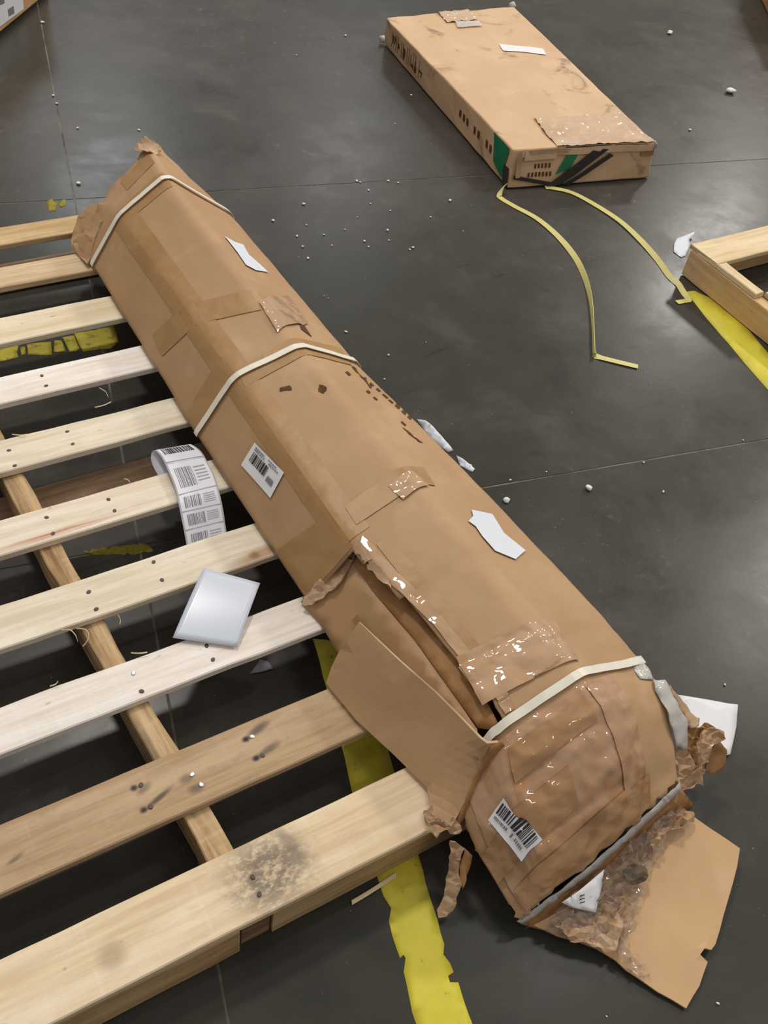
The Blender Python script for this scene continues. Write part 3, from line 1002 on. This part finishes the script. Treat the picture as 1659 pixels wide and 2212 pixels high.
# dark crease with crumpled card between flap and end
sheet('crumpled_card', [(1085, 1600, .232), (1062, 1612, .228), (1030, 1680, .178), (985, 1775, .118), (990, 1790, .112), (1012, 1752, .122), (1052, 1690, .16), (1092, 1618, .222)], CARD_DARK, carton, step=12, rough=.004, nk=60, thick=.003, seed=1.4)
sheet('crumpled_card', [(918, 1752, .122), (932, 1742, .124), (948, 1775, .13), (965, 1782, .128), (985, 1770, .124), (996, 1790, .118), (985, 1806, .114), (960, 1802, .118), (942, 1812, .116), (925, 1798, .118), (915, 1800, .117), (922, 1776, .124)], CARD_TORN, carton, step=7, jag=2, rough=.012, nk=60, thick=.003, seed=1.7)
sheet('hanging_strip', [(975, 1815, .112), (1003, 1832, .10), (996, 1860, .09), (990, 1890, .07), (998, 1915, .06), (985, 1950, .035), (962, 1978, .02), (946, 1982, .015), (945, 1966, .02), (960, 1925, .05), (968, 1880, .075)], CARD_TORN, carton, step=9, jag=2, rough=.008, nk=40, thick=.003, seed=2.2)
sheet('hanging_strip', [(1003, 1835, .098), (1022, 1850, .09), (1012, 1880, .075), (1000, 1920, .06), (992, 1900, .066), (993, 1870, .082)], CARD_DARK, carton, step=9, jag=2, rough=.006, nk=40, thick=.003, seed=2.4)

# ---- the crushed end: mouth lining, flap on the floor, crinkled film, papers
rim = [(1118, 1990, .046), (1180, 1945, .07), (1262, 1882, .095), (1345, 1808, .112), (1420, 1738, .122), (1468, 1692, .12)]
lo = [(1476, 1712, .09), (1425, 1762, .085), (1350, 1838, .07), (1268, 1912, .055), (1190, 1972, .04), (1140, 2004, .03)]
sheet('plastic_rim', rim + [(1474, 1706, .10), (1424, 1752, .105), (1350, 1822, .09), (1266, 1896, .072), (1186, 1958, .05), (1130, 1998, .036)], FILM_WHITE, carton, step=10, rough=.004, nk=60, thick=.001, seed=3.1)
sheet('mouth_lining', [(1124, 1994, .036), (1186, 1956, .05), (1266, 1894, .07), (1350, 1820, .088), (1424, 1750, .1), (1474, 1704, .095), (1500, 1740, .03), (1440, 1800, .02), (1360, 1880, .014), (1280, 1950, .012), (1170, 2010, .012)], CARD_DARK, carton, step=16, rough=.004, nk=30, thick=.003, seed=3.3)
fl = sheet('floor_flap', [(1478, 1748, .045), (1535, 1790, .04), (1598, 1832, .034), (1592, 1870, .03), (1572, 1945, .022), (1545, 2040, .016), (1536, 2052, .016), (1522, 2048, .02), (1512, 2062, .018), (1528, 2078, .014), (1510, 2130, .010), (1482, 2178, .008), (1420, 2142, .010), (1352, 2096, .012),
     (1330, 2075, .014), (1290, 2050, .018), (1250, 2034, .022), (1205, 2022, .024), (1150, 1998, .026), (1240, 1930, .03), (1330, 1850, .04), (1420, 1775, .05)], CARD_FLAP, carton, step=26, jag=1.0, rough=.0014, nk=9, thick=.0045, seed=3.6, smooth=False)
sheet('crinkled_film', [(1200, 1965, .055), (1262, 1910, .066), (1330, 1850, .078), (1400, 1785, .088), (1455, 1745, .085), (1462, 1762, .066), (1438, 1800, .06), (1425, 1850, .05), (1400, 1880, .046), (1392, 1930, .042), (1372, 1985, .034), (1362, 2040, .03), (1398, 2085, .024), (1398, 2112, .018), (1372, 2106, .02), (1335, 2066, .03), (1330, 2000, .036), (1290, 2040, .034), (1240, 2024, .034), (1180, 2004, .04)],
      FILM_CRINKLE, carton, step=8, jag=2, rough=.016, nk=60, thick=None, seed=3.9, smooth=True)
sheet('torn_card_strip', [(1185, 1990, .038), (1235, 1960, .046), (1300, 1945, .05), (1350, 1925, .05), (1345, 1990, .042), (1330, 2040, .036), (1320, 2062, .03), (1270, 2040, .034), (1232, 2036, .032), (1225, 2020, .036)], CARD_TORN, carton, step=12, jag=3, rough=.014, nk=34, thick=.003, seed=4.1)
sheet('torn_card_strip', [(1405, 1800, .074), (1440, 1758, .08), (1470, 1745, .075), (1496, 1752, .062), (1500, 1772, .058), (1470, 1790, .066), (1440, 1795, .068), (1420, 1830, .06), (1400, 1850, .056), (1395, 1825, .066)], CARD_TORN, carton, step=8, jag=3, rough=.016, nk=60, thick=.003, seed=4.3)
sheet('torn_card_strip', [(1345, 1880, .062), (1372, 1868, .066), (1398, 1880, .06), (1395, 1905, .056), (1368, 1912, .054), (1346, 1902, .056)], plain('dirty_card', srgb(120, 104, 86), .8, .2, .5, 40), carton, step=9, jag=2, rough=.010, nk=50, thick=.003, seed=4.6)
lb = sheet('shipping_label', [(1213, 1950, .066), (1250, 1925, .074), (1306, 1878, .082), (1300, 1915, .07), (1287, 1972, .054), (1240, 1962, .056)], PAPER, carton, step=14, rough=.002, nk=30, thick=.0008, seed=4.8)
tag(lb, 'white label tucked in the open end')
for k in range(6):
    y = 1912 + k * 7.5
    sheet('barcode', [(1252 + (k % 2), y, .0735 - k * .0013), (1264, y - 3, .0735 - k * .0013), (1263, y + 1 - 2, .073 - k * .0013), (1252, y + 3, .0728 - k * .0013)], INK, lb, step=20, thick=None)
# right side: clear plastic strip, torn rolls, white sheet
sheet('plastic_strip', [(1362, 1430, .205), (1392, 1428, .205), (1412, 1468, .196), (1382, 1468, .203)], FILM_WHITE, carton, step=8, rough=.004, nk=60, thick=.001, seed=5.1)
ps = sheet('plastic_strip', [(1412, 1466, .2), (1438, 1470, .193), (1456, 1502, .185), (1472, 1535, .172), (1488, 1566, .15), (1485, 1620, .125), (1462, 1612, .15), (1452, 1565, .18), (1436, 1525, .195), (1416, 1492, .2)], FILM_WHITE, carton, step=8, rough=.005, nk=50, thick=.001, seed=5.3)
sheet('torn_card_strip', [(1448, 1480, .17), (1466, 1500, .15), (1490, 1540, .13), (1512, 1552, .12), (1510, 1568, .12), (1492, 1572, .125), (1470, 1530, .155)], CARD_TORN, carton, step=8, jag=2, rough=.004, nk=50, thick=.003, seed=5.5)
sheet('torn_card_roll', [(1485, 1570, .12), (1510, 1572, .115), (1532, 1562, .115), (1545, 1570, .11), (1532, 1590, .10), (1518, 1620, .09), (1510, 1650, .085), (1496, 1650, .085), (1484, 1625, .10)], CARD_DARK, carton, step=8, jag=2, rough=.008, nk=60, thick=.003, seed=5.7)
sheet('torn_card_roll', [(1512, 1585, .125), (1536, 1570, .13), (1558, 1580, .125), (1560, 1600, .12), (1535, 1612, .115), (1528, 1650, .10), (1508, 1660, .09), (1505, 1625, .11)], CARD_TORN, carton, step=7, jag=2, rough=.012, nk=60, thick=.003, seed=5.9)
sheet('torn_card_roll', [(1556, 1600, .11), (1570, 1622, .095), (1566, 1655, .075), (1548, 1672, .065), (1524, 1668, .07), (1530, 1640, .09), (1538, 1615, .105)], CARD_DARK, carton, step=8, jag=1, rough=.006, nk=50, thick=.003, seed=6.1)
sheet('torn_card_strip', [(1452, 1630, .128), (1482, 1618, .125), (1500, 1650, .10), (1522, 1668, .085), (1520, 1690, .075), (1490, 1708, .075), (1465, 1720, .08), (1455, 1735, .08), (1448, 1700, .11), (1440, 1670, .125)], CARD_TORN, carton, step=8, jag=4, rough=.018, nk=55, thick=.003, seed=6.4)
ws = sheet('paper_sheet', [(1462, 1500, .010), (1530, 1512, .010), (1572, 1520, .012), (1594, 1522, .013), (1590, 1570, .010), (1578, 1628, .006), (1540, 1640, .006), (1480, 1600, .006)], PAPER, None, step=20, rough=.002, nk=12, thick=.0006, seed=6.6)
tag(ws, 'blank white paper sheet on floor poking out beside the crushed carton end', 'paper')
for k, (lab, poly) in enumerate((('pale blue plastic sliver on floor against the right side of the long carton', [(900, 906, .001), (920, 908, .012), (952, 938, .014), (978, 972, .006), (968, 978, .001), (930, 948, .001)]),
                                ('white foam sliver on floor by the floor joint at the long carton', [(985, 984, .001), (998, 990, .010), (1026, 1012, .004), (1020, 1020, .001), (994, 1006, .001)]))):
    o = sheet('plastic_sliver', poly, PAPER_BLUE, None, step=8, rough=.003, nk=60, thick=.001, seed=6.9)
    tag(o, lab, 'sliver')

# ------------------------------------------------------------------ flat carton at the back
fc = empty('flat_carton', (2.3, 2.75, 0))
tag(fc, 'flat brown cardboard carton with green tape corner lying on bare floor', 'carton')
H2 = .125
BC = dict(A=at(833, 38, H2), B=at(1110, 13, H2), C=at(1415, 308, H2), D=at(1107, 322, H2), a=at(829, 94, 0.004), c=at(1403, 384, .004), d=at(1097, 408, .004))
BC['b'] = BC['B'] + (BC['c'] - BC['C'] + BC['a'] - BC['A']) * .5


def box_pt(u, v, w):
    """u across (A to B), v along (D to A), w height"""
    tp_ = (BC['D'] * (1 - u) + BC['C'] * u) * (1 - v) + (BC['A'] * (1 - u) + BC['B'] * u) * v
    bt = (BC['d'] * (1 - u) + BC['c'] * u) * (1 - v) + (BC['a'] * (1 - u) + BC['b'] * u) * v
    P = bt.lerp(tp_, w)
    if w > .5: P.z -= .012 * (w - .5) * 2 * math.sin(math.pi * u) * math.sin(math.pi * min(1, v * 3)) ** .5 * (1 if v < .33 else .6)
    return P


def box_shell():
    bm = bmesh.new()
    N, Mv, Hh = 10, 18, 4
    cache = {}

    def V(u, v, w):
        k = (round(u, 4), round(v, 4), round(w, 4))
        if k not in cache:
            P = box_pt(u, v, w)
            P = P + Vector((n3(P, 14, .4), n3(P, 14, 3.4), n3(P, 10, 6.4) if w > .1 else 0)) * .0035
            cache[k] = bm.verts.new(P)
        return cache[k]

    def face(fn, a, b):
        for i in range(a):
            for j in range(b):
                try:
                    bm.faces.new([fn(i / a, j / b), fn((i + 1) / a, j / b), fn((i + 1) / a, (j + 1) / b), fn(i / a, (j + 1) / b)])
                except ValueError:
                    pass
    face(lambda i, j: V(i, j, 1), N, Mv); face(lambda i, j: V(i, j, 0), N, Mv)
    face(lambda i, j: V(i, 0, j), N, Hh); face(lambda i, j: V(i, 1, j), N, Hh)
    face(lambda i, j: V(0, i, j), Mv, Hh); face(lambda i, j: V(1, i, j), Mv, Hh)
    bmesh.ops.recalc_face_normals(bm, faces=bm.faces)
    me = [v.co.copy() for v in bm.verts]
    bm.verts.index_update()
    fs = [tuple(v.index for v in f.verts) for f in bm.faces]
    bm.free()
    return me, fs


vs, fs = box_shell()
bb = mesh_obj('body', vs, fs, CARD_FLAT, fc, smooth=False)
md = bb.modifiers.new('edge', 'BEVEL'); md.width = .006; md.segments = 2; md.angle_limit = math.radians(50)


def box_patch(name, quad, m, side, off=.002, nu=4, nv=3, parent=fc, wr=0.0):
    """quad of (a, b): top: u, v; front: u, w; left: v, w"""
    vs = []
    for i in range(nu + 1):
        for j in range(nv + 1):
            a = i / nu; b = j / nv
            x, y = bilerp(quad, a, b)
            if side == 'top': P = box_pt(x, y, 1) + Vector((0, 0, off))
            elif side == 'front': P = box_pt(x, 0, y) + (BC['D'] - BC['A']).normalized() * off
            else: P = box_pt(0, x, y) + (BC['D'] - BC['C']).normalized() * off
            P = P + Vector((n3(P, 14, .4), n3(P, 14, 3.4), n3(P, 10, 6.4))) * .0035
            if wr: P += Vector((0, 0, 1 if side == 'top' else .3)) * wr * (abs(n3(P, 28, 2.2)) + .7 * abs(n3(P, 60, 5.2)))
            vs.append(P)
    f = grid_faces(nu + 1, nv + 1)
    p0, p1, p2 = vs[f[0][0]], vs[f[0][1]], vs[f[0][2]]
    if (p1 - p0).cross(p2 - p0).dot(Vector((0, 0, CAMZ)) - p0) < 0: f = [tuple(reversed(x)) for x in f]
    return mesh_obj(name, vs, f, m, parent, smooth=True)


R4 = lambda a, b, c, d: [(a, c), (b, c), (b, d), (a, d)]
tag(box_patch('address_label', [(.585, .655), (.865, .600), (.885, .645), (.60, .705)], PAPER, 'top', .0028, 6, 2), 'crumpled white label on the top')
box_patch('clear_tape', [(.42, .86), (.60, .85), (.62, .90), (.45, .91)], FILM_WHITE, 'top', .004, 12, 8, wr=.004)
box_patch('clear_tape', R4(.38, .62, .91, .998), FILM_FLAT, 'top', .002, 24, 18, wr=.008)
box_patch('clear_tape', [(.30, .0), (.985, .0), (.97, .185), (.36, .20)], FILM_FLAT, 'top', .002, 50, 34, wr=.008)
box_patch('clear_tape', R4(.06, .98, .80, .985), FILM_FLAT, 'front', .006, 24, 4, wr=.003)
box_patch('clear_tape', R4(.08, .30, .72, .98), FILM_FLAT, 'front', .008, 12, 4, wr=.003)
box_patch('green_tape', [(.045, .10), (.10, .30), (.115, .98), (.015, .95)], GREEN, 'left', .003)
box_patch('green_tape', [(.31, .30), (.40, .42), (.455, .80), (.375, .82)], GREEN, 'front', .0045)
for q in ([(.25, .02), (.30, .0), (.60, .86), (.55, .90)], [(.30, .02), (.34, .0), (.66, .90), (.62, .92)], [(.36, .02), (.41, .0), (.70, .72), (.67, .80)], [(.02, .36), (.02, .26), (.32, -.02), (.32, .08)]):
    box_patch('black_strap', q, STRAP_K, 'front', .009, 4, 3)
box_patch('black_strap', [(.10, .86), (.29, .82), (.29, .72), (.10, .74)], STRAP_K, 'front', .004, 4, 3)
box_patch('black_strap', R4(.0, .035, .02, .5), STRAP_K, 'left', .004, 3, 3)
box_patch('black_strap', R4(.36, .68, .94, 1.0), STRAP_K, 'front', .003, 4, 2)
box_patch('edge_tear', R4(.03, .06, .30, .92), CARD_TORN, 'front', .012, 3, 5)
box_patch('edge_tear', R4(.90, .995, .66, .86), CARD_DARK, 'front', .004, 4, 3)
box_patch('black_strap', R4(.70, .94, .93, .99), STRAP_K, 'front', .003, 4, 2)
box_patch('edge_tear', [(.10, .985), (.40, .97), (.38, .90), (.12, .88)], CARD_TORN, 'front', .010, 10, 3, wr=.006)
for q_, z_ in (((826, 84), (.0, .03)), ((1106, 12), (.10, .13)), ((1412, 312), (.09, .13))):
    x_, y_ = q_
    sheet('tape_tail', [(x_ - 7, y_ + 8, z_[0] + .004), (x_ - 6, y_ - 6, z_[1]), (x_ + 4, y_ - 9, z_[1]), (x_ + 9, y_ + 2, z_[1] - .008), (x_ + 5, y_ + 9, z_[0] + .004)], FILM_WHITE, fc, step=4, rough=.004, nk=70, thick=.001, seed=x_ * .01)
# print on the sides: handling pictograms and small lettering
pv = lambda q: box_patch('printed_mark', q, INK_BROWN, 'left', .0018, 2, 2)
for k in range(5):
    v0 = .925 - k * .052
    for q in (R4(v0, v0 + .003, .22, .80), R4(v0 - .036, v0 - .033, .22, .80)): pv(q)
for q in (R4(.915, .921, .40, .70), R4(.901, .907, .40, .70), R4(.86, .876, .42, .60), R4(.806, .824, .34, .66), R4(.812, .818, .2, .36), R4(.752, .756, .3, .7), R4(.735, .747, .3, .42), R4(.705, .722, .24, .44), R4(.711, .716, .44, .62), R4(.655, .684, .44, .50), R4(.66, .664, .3, .44)): pv(q)
for k in range(9):
    if k in (3, 6): continue
    v0 = .36 - k * .028
    pv(R4(v0 - .014, v0, .40, .60))
for row, n in ((.48, 5), (.26, 7)):
    for k in range(n):
        u0 = .12 + k * .025 + (.04 if n == 5 else 0)
        box_patch('printed_mark', R4(u0, u0 + .013, row, row + .12), INK_BROWN, 'front', .002, 1, 1)

# loose yellow strapping
def yellow(name, pts, label, wid=.0175, parent=None):
    ps = spline([at(x, y, z) for x, y, z, a in pts], 6)
    an = [a for *_, a in pts]
    out = []
    for i, p in enumerate(ps):
        f = i / 6.0; k = min(int(f), len(an) - 2); a = an[k] + (an[k + 1] - an[k]) * (f - k)
        d = (ps[min(i + 1, len(ps) - 1)] - ps[max(i - 1, 0)]).normalized()
        side = Vector((-d.y, d.x, 0)).normalized()
        out.append((p, side * math.cos(a) + Vector((0, 0, 1)) * math.sin(a)))
    o = ribbon(name, out, STRAP_Y, parent, wid, .0014)
    if label: tag(o, label, 'strap', 'loose yellow straps')
    return o


yellow('yellow_strap', [(1093, 398, .03, .9), (1084, 408, .018, .9), (1079, 420, .008, .4), (1082, 428, .003, .1), (1112, 446, .003, .1), (1160, 472, .004, .15), (1205, 510, .005, .3), (1242, 555, .006, .6), (1264, 600, .007, 1.0), (1276, 650, .007, 1.3), (1281, 710, .007, 1.5), (1283, 762, .007, 1.5),
     (1285, 768, .004, .5), (1300, 773, .003, .05), (1340, 783, .003, 0), (1378, 792, .003, 0)], 'yellow plastic strap with folded end, curving free on the open floor')
yellow('yellow_strap', [(1178, 405, .004, .1), (1192, 406, .004, .1), (1235, 416, .004, .1), (1285, 442, .004, .15), (1340, 478, .005, .2), (1385, 520, .006, .4), (1420, 560, .006, .6), (1446, 596, .006, .6), (1464, 612, .006, .5), (1478, 634, .004, .4), (1488, 648, .002, .1), (1480, 650, .002, .0), (1462, 653, .003, 0)],
       'yellow plastic strap curving from flat carton to the corner pallet')

# ------------------------------------------------------------------ corner pallet at the right
p2 = empty('pallet', (2.5, 1.4, 0))
tag(p2, 'small pale wooden pallet corner with thick side board over yellow floor tape', 'pallet')
PW = wood('corner_pallet_wood', srgb(232, 212, 174), srgb(212, 186, 144), srgb(238, 222, 192))
PW2 = wood('corner_side_wood', srgb(224, 188, 142), srgb(206, 166, 118), srgb(230, 198, 154))
board('deck_board', 2.186, 3.3, 1.515, 1.628, .088, .104, PW, p2, seg=20, seed=8.1, wob=.003)
board('deck_board', 2.225, 3.3, 1.26, 1.352, .088, .104, PW, p2, seg=20, seed=8.6, wob=.003)
board('deck_board', 2.20, 3.3, 1.02, 1.11, .088, .104, PW, p2, seg=20, seed=8.9, wob=.003)
board('cross_beam', 2.222, 3.3, 1.57, 1.606, .002, .087, PW2, p2, seg=12, seed=8.3)
# side stringer along y
so = board('stringer', -.62, .62, -.018, .018, .002, .0872, PW2, None, seg=20, seed=9.3, wob=.002)
so.parent = p2
so.location = Vector((2.204, 1.0, .0446)) - p2.location
so.rotation_euler = (0, 0, math.radians(90))
so2 = board('top_rail', -.08, .08, -.017, .017, .0875, .104, PW, None, seg=6, seed=9.9)
so2.parent = p2
so2.location = Vector((2.204, 1.433, .0957)) - p2.location
so2.rotation_euler = (0, 0, math.radians(90))

# ------------------------------------------------------------------ papers on the pallet, fragments on the floor
cq = [at(440, 1227, .134), at(562, 1260, .1325), at(512, 1398, .1175), at(373, 1378, .1205)]
vs = []
for i in range(13):
    for j in range(13):
        a, b = i / 12, j / 12
        P = (cq[0] * (1 - a) + cq[1] * a) * (1 - b) + (cq[3] * (1 - a) + cq[2] * a) * b
        P.z += .0035 * (1 - (2 * b - 1) ** 2)
        vs.append(P)
sp = mesh_obj('plastic_card', vs, [f[::-1] for f in grid_faces(13, 13)], PAPER_SHINY, None, solid=.0008, off=1.0)
tag(sp, 'glossy blank white card bridging two pallet slats near the torn carton side', 'card')

# curled strip of labels
cl = empty('label_strip', at(430, 1090, .05))
tag(cl, 'curled strip of white barcode labels draped over a slat beside the carton', 'label strip')
prof = [(343, 1030, 425, 1000, .098), (330, 1005, 420, 985, .103), (326, 985, 412, 964, .112), (334, 973, 413, 960, .124), (350, 990, 434, 975, .128), (365, 1022, 452, 1005, .128), (378, 1055, 465, 1032, .126), (385, 1085, 474, 1064, .124), (391, 1115, 481, 1095, .114), (398, 1150, 486, 1128, .10), (404, 1185, 491, 1165, .085), (410, 1230, 494, 1215, .065)]
rows = []
for q in prof:
    rows.append((at(q[0], q[1], q[4]), at(q[2], q[3], q[4])))
la = spline([r[0] for r in rows], 4); lb_ = spline([r[1] for r in rows], 4)
vs = []
for a, b in zip(la, lb_):
    for j in range(5): vs.append(a.lerp(b, j / 4))
ls = mesh_obj('liner', vs, grid_faces(len(la), 5), PAPER_LINER, cl, solid=.0006, off=0.0)


def strip_quad(i0, i1, a0, a1, up=.0010):
    """piece of the strip between stations i0..i1 (floats) and across a0..a1"""
    def P(i, a):
        k = min(int(i * 4), len(la) - 2); f = i * 4 - k
        p = la[k].lerp(la[k + 1], f).lerp(lb_[k].lerp(lb_[k + 1], f), a)
        d1 = (la[k + 1] - la[k]); d2 = lb_[k] - la[k]
        n = d1.cross(d2).normalized()
        if n.dot(Vector((0, 0, CAMZ)) - p) < 0: n = -n
        return p + n * up
    return [P(i0, a0), P(i1, a0), P(i1, a1), P(i0, a1)]


def add_cells(name, cells, m, parent):
    vs, fs = [], []
    for c in cells:
        q = strip_quad(*c)
        k = len(vs); vs += q
        f = (k, k + 1, k + 2, k + 3)
        if (q[1] - q[0]).cross(q[2] - q[0]).dot(Vector((0, 0, CAMZ)) - q[0]) < 0: f = f[::-1]
        fs.append(f)
    return mesh_obj(name, vs, fs, m, parent, smooth=False)


LABW = plain('label_face', srgb(222, 222, 230), .3, .45, .05, 20)
for i0, i1 in ((3.05, 4.35), (4.5, 6.5), (6.6, 7.75), (7.85, 8.9), (9.0, 10.4)):
    n = 5
    vs, fs = [], []
    for k in range(n):
        q = strip_quad(i0 + (i1 - i0) * k / n, i0 + (i1 - i0) * (k + 1) / n, .04, .96, .0012)
        b = len(vs); vs += q; f = (b, b + 1, b + 2, b + 3)
        if (q[1] - q[0]).cross(q[2] - q[0]).dot(Vector((0, 0, CAMZ)) - q[0]) < 0: f = f[::-1]
        fs.append(f)
    lo_ = mesh_obj('label', vs, fs, LABW, cl, smooth=False)
    cells = []
    if i0 < 4:
        r = random.Random(2); a = .12
        while a < .9:
            w = r.choice((.015, .03, .045)); cells.append((i0 + .15, i0 + .75, a, a + w, .002)); a += w + r.choice((.015, .025))
        add_cells('barcode', cells, INK, lo_)
    else:
        r = random.Random(int(i0)); a = .14
        while a < .54:
            w = r.choice((.012, .02, .03)); cells.append((i0 + .16 * (i1 - i0), i0 + .5 * (i1 - i0), a, a + w, .002)); cells.append((i0 + .5 * (i1 - i0), i0 + .82 * (i1 - i0), a, a + w, .002)); a += w + r.choice((.016, .026))
        add_cells('barcode', cells, INK_GREY, lo_)
        add_cells('printed_text', [(i0 + (i1 - i0) * (.2 + .12 * k), i0 + (i1 - i0) * (.24 + .12 * k), .6, .88, .002) for k in range(5)], plain('faint_ink', srgb(178, 178, 190), .6, .2), lo_)
sg = sheet('floor_fragment', [(540, 1456, .001), (562, 1424, .003), (580, 1430, .004), (590, 1444, .002), (570, 1450, .003)], plain('grey_fragment', srgb(150, 150, 160), .6, .3), None, step=8, rough=.002, thick=.0006, seed=7.7)  # small flat grey piece on the floor
tag(sg, 'small grey fragment on floor seen in a pallet gap', 'paper scrap')
sw = sheet('floor_fragment', [(1456, 528, .002), (1463, 514, .008), (1478, 510, .01), (1500, 500, .014), (1500, 506, .012), (1489, 516, .008), (1490, 530, .006), (1480, 552, .002), (1472, 556, .002), (1455, 544, .002)], PAPER_BLUE, None, step=8, rough=.003, nk=40, thick=.0006, seed=7.9)
tag(sw, 'torn white plastic scrap on floor at the tip of the corner pallet', 'paper scrap')

# ------------------------------------------------------------------ boxes entering the frame at the far corners
cb = empty('labelled_carton', at(0, 0, 0))
tag(cb, 'brown carton with a white address label, cut off at the top left corner', 'carton')
CBM = cardboard('corner_carton_card', srgb(204, 164, 118), srgb(186, 146, 100), srgb(212, 176, 132))
g0, g1 = at(-6, 76, .012), at(100, -12, .012)
dx = (g1 - g0); dx.z = 0; L_ = dx.length; dx.normalize()
nx = Vector((-dx.y, dx.x, 0))                     # away from the camera
if nx.dot(g0) < 0: nx = -nx
a0 = g0 - dx * .5; a1 = g1 + dx * .02
Hc = .42
vs = []
for z in (.012, Hc):
    for p in (a0, a1, a1 + nx * .45, a0 + nx * .45): vs.append(Vector((p.x, p.y, z)))
o = mesh_obj('body', vs, [(0, 1, 5, 4), (1, 2, 6, 5), (2, 3, 7, 6), (3, 0, 4, 7), (4, 5, 6, 7), (3, 2, 1, 0)], CBM, cb, smooth=False)
md = o.modifiers.new('edge', 'BEVEL'); md.width = .006; md.segments = 2


def face_pt(x, z, out=.002): return a1 - dx * x + Vector((0, 0, z - a1.z)) - nx * out


def onface(px, py, out=.002):
    d = FW + RT * ((px - IW / 2) / FPX) - UP * ((py - IH / 2) / FPX)
    o_ = Vector((0, 0, CAMZ))
    t = (a0 - o_).dot(nx) / d.dot(nx)
    return o_ + d * t - nx * out


def face_piece(name, pxs, m, parent, out):
    q = [onface(*p, out) for p in pxs]
    f = tuple(range(len(q)))
    if (q[1] - q[0]).cross(q[2] - q[0]).dot(-nx) < 0: f = f[::-1]
    return mesh_obj(name, q, [f], m, parent, smooth=False)


lbl = face_piece('address_label', [(-60, 100), (50, 19), (48, -2), (42, -30), (-60, 40)], PAPER, cb, .003)
tag(lbl, 'white address label')
face_piece('printed_mark', [(17, 35), (29, 28), (27, 12), (15, 20)], INK_GREY, lbl, .004)
face_piece('printed_mark', [(-20, 20), (8, 6), (6, -6), (-20, 8)], INK_GREY, lbl, .004)
cb2 = mesh_obj('dark_carton', [], [], CARD_DARK)
c0 = at(1646, 0, 0.0)
dxr = (at(1662, 44, 0) - at(1612, -60, 0)).normalized()
nr = Vector((-dxr.y, dxr.x, 0))
if nr.dot(Vector((1, 0.2, 0))) < 0: nr = -nr
bs = at(1655, 25, 0)
vs = []
for z in (.002, .30):
    for p in (bs - dxr * .5, bs + dxr * .35, bs + dxr * .35 + nr * .5, bs - dxr * .5 + nr * .5): vs.append(Vector((p.x, p.y, z)))
bpy.data.objects.remove(cb2)
cb2 = mesh_obj('brown_carton', vs, [(0, 1, 5, 4), (1, 2, 6, 5), (2, 3, 7, 6), (3, 0, 4, 7), (4, 5, 6, 7), (3, 2, 1, 0)], CARD_DARK, smooth=False, origin=(bs.x, bs.y, 0))
tag(cb2, 'dark brown carton just entering the frame at the top right corner', 'carton')
md = cb2.modifiers.new('edge', 'BEVEL'); md.width = .006; md.segments = 2

# ------------------------------------------------------------------ crumbs of white foam
crumbs = [(656, 442, 7), (590, 478, 6), (641, 511, 5), (654, 534, 6), (837, 499, 7), (840, 520, 4), (787, 522, 5), (796, 534, 4), (717, 531, 4), (892, 536, 6), (665, 559, 6), (645, 557, 3), (747, 718, 6), (839, 768, 5), (709, 645, 3), (830, 820, 5),
          (972, 435, 7), (770, 392, 6), (796, 412, 5), (800, 441, 4), (838, 392, 6), (860, 396, 4), (885, 540, 4), (662, 487, 4), (745, 497, 4), (700, 508, 4), (772, 470, 3), (843, 456, 4), (746, 78, 5), (888, 207, 5), (853, 268, 3), (778, 395, 4),
          (1446, 73, 10), (1577, 201, 17), (1490, 282, 6), (1093, 1083, 14), (1270, 1057, 16), (1432, 1063, 6), (1102, 1038, 6), (920, 740, 3), (1015, 1008, 10), (1565, 1480, 6), (1550, 2168, 6), (1310, 2196, 4), (560, 800, 3), (700, 640, 3), (168, 278, 5), (300, 282, 5), (92, 50, 7), (115, 208, 6), (123, 225, 6), (170, 398, 8), (1525, 650, 4), (1180, 1020, 4), (1390, 1000, 5), (1605, 952, 4), (640, 120, 3), (930, 470, 4), (1000, 500, 3)]
proto = []
for v in range(5):
    bm = bmesh.new()
    bmesh.ops.create_icosphere(bm, subdivisions=2, radius=.5)
    for p in bm.verts:
        p.co *= 1 + .55 * n3(p.co, 2.2, v * 3.7)
        p.co.z *= .55
    zmin = min(p.co.z for p in bm.verts)
    for p in bm.verts: p.co.z -= zmin
    me = bpy.data.meshes.new('foam_crumb'); bm.to_mesh(me); bm.free(); me.materials.append(FOAM)
    me.polygons.foreach_set('use_smooth', [True] * len(me.polygons))
    proto.append(me)
for k, (x, y, d) in enumerate(crumbs):
    o = bpy.data.objects.new('foam_crumb', proto[k % 5])
    COL.objects.link(o)
    P = at(x, y, 0.0)
    o.location = (P.x, P.y, 0.0004)
    sc = d * (P - Vector((0, 0, CAMZ))).length / FPX * 1.0
    o.scale = (sc, sc * random.uniform(.7, 1.1), sc)
    o.rotation_euler = (0, 0, random.uniform(0, 6.28))
    if d >= 10:
        lab = {(1446, 73): 'white foam crumb on floor beyond the right edge of the flat carton', (1577, 201): 'largest white foam crumb, three-lobed, on floor right of the flat carton', (1093, 1083): 'white foam crumb closest to the right side of the long carton',
               (1270, 1057): 'round white foam crumb on the floor joint right of the long carton', (1015, 1008): 'small white foam shard touching the right side of the long carton'}[(x, y)]
        tag(o, lab, 'crumb', 'large white foam crumbs')
    else:
        if y < 420 and x < 330: w = 'specking the long floor joint near the labelled carton'
        elif y < 330: w = 'on far floor around the flat carton'
        elif y < 570 and x < 1010: w = 'in the scatter between long carton and flat carton'
        elif y < 840 and x < 1010: w = 'along the far right side of the long carton'
        elif y > 1900: w = 'near the flap at the crushed end'
        else: w = 'on open floor right of the long carton'
        tag(o, 'tiny white foam crumb ' + w, 'crumb', 'tiny white foam crumbs ' + w)
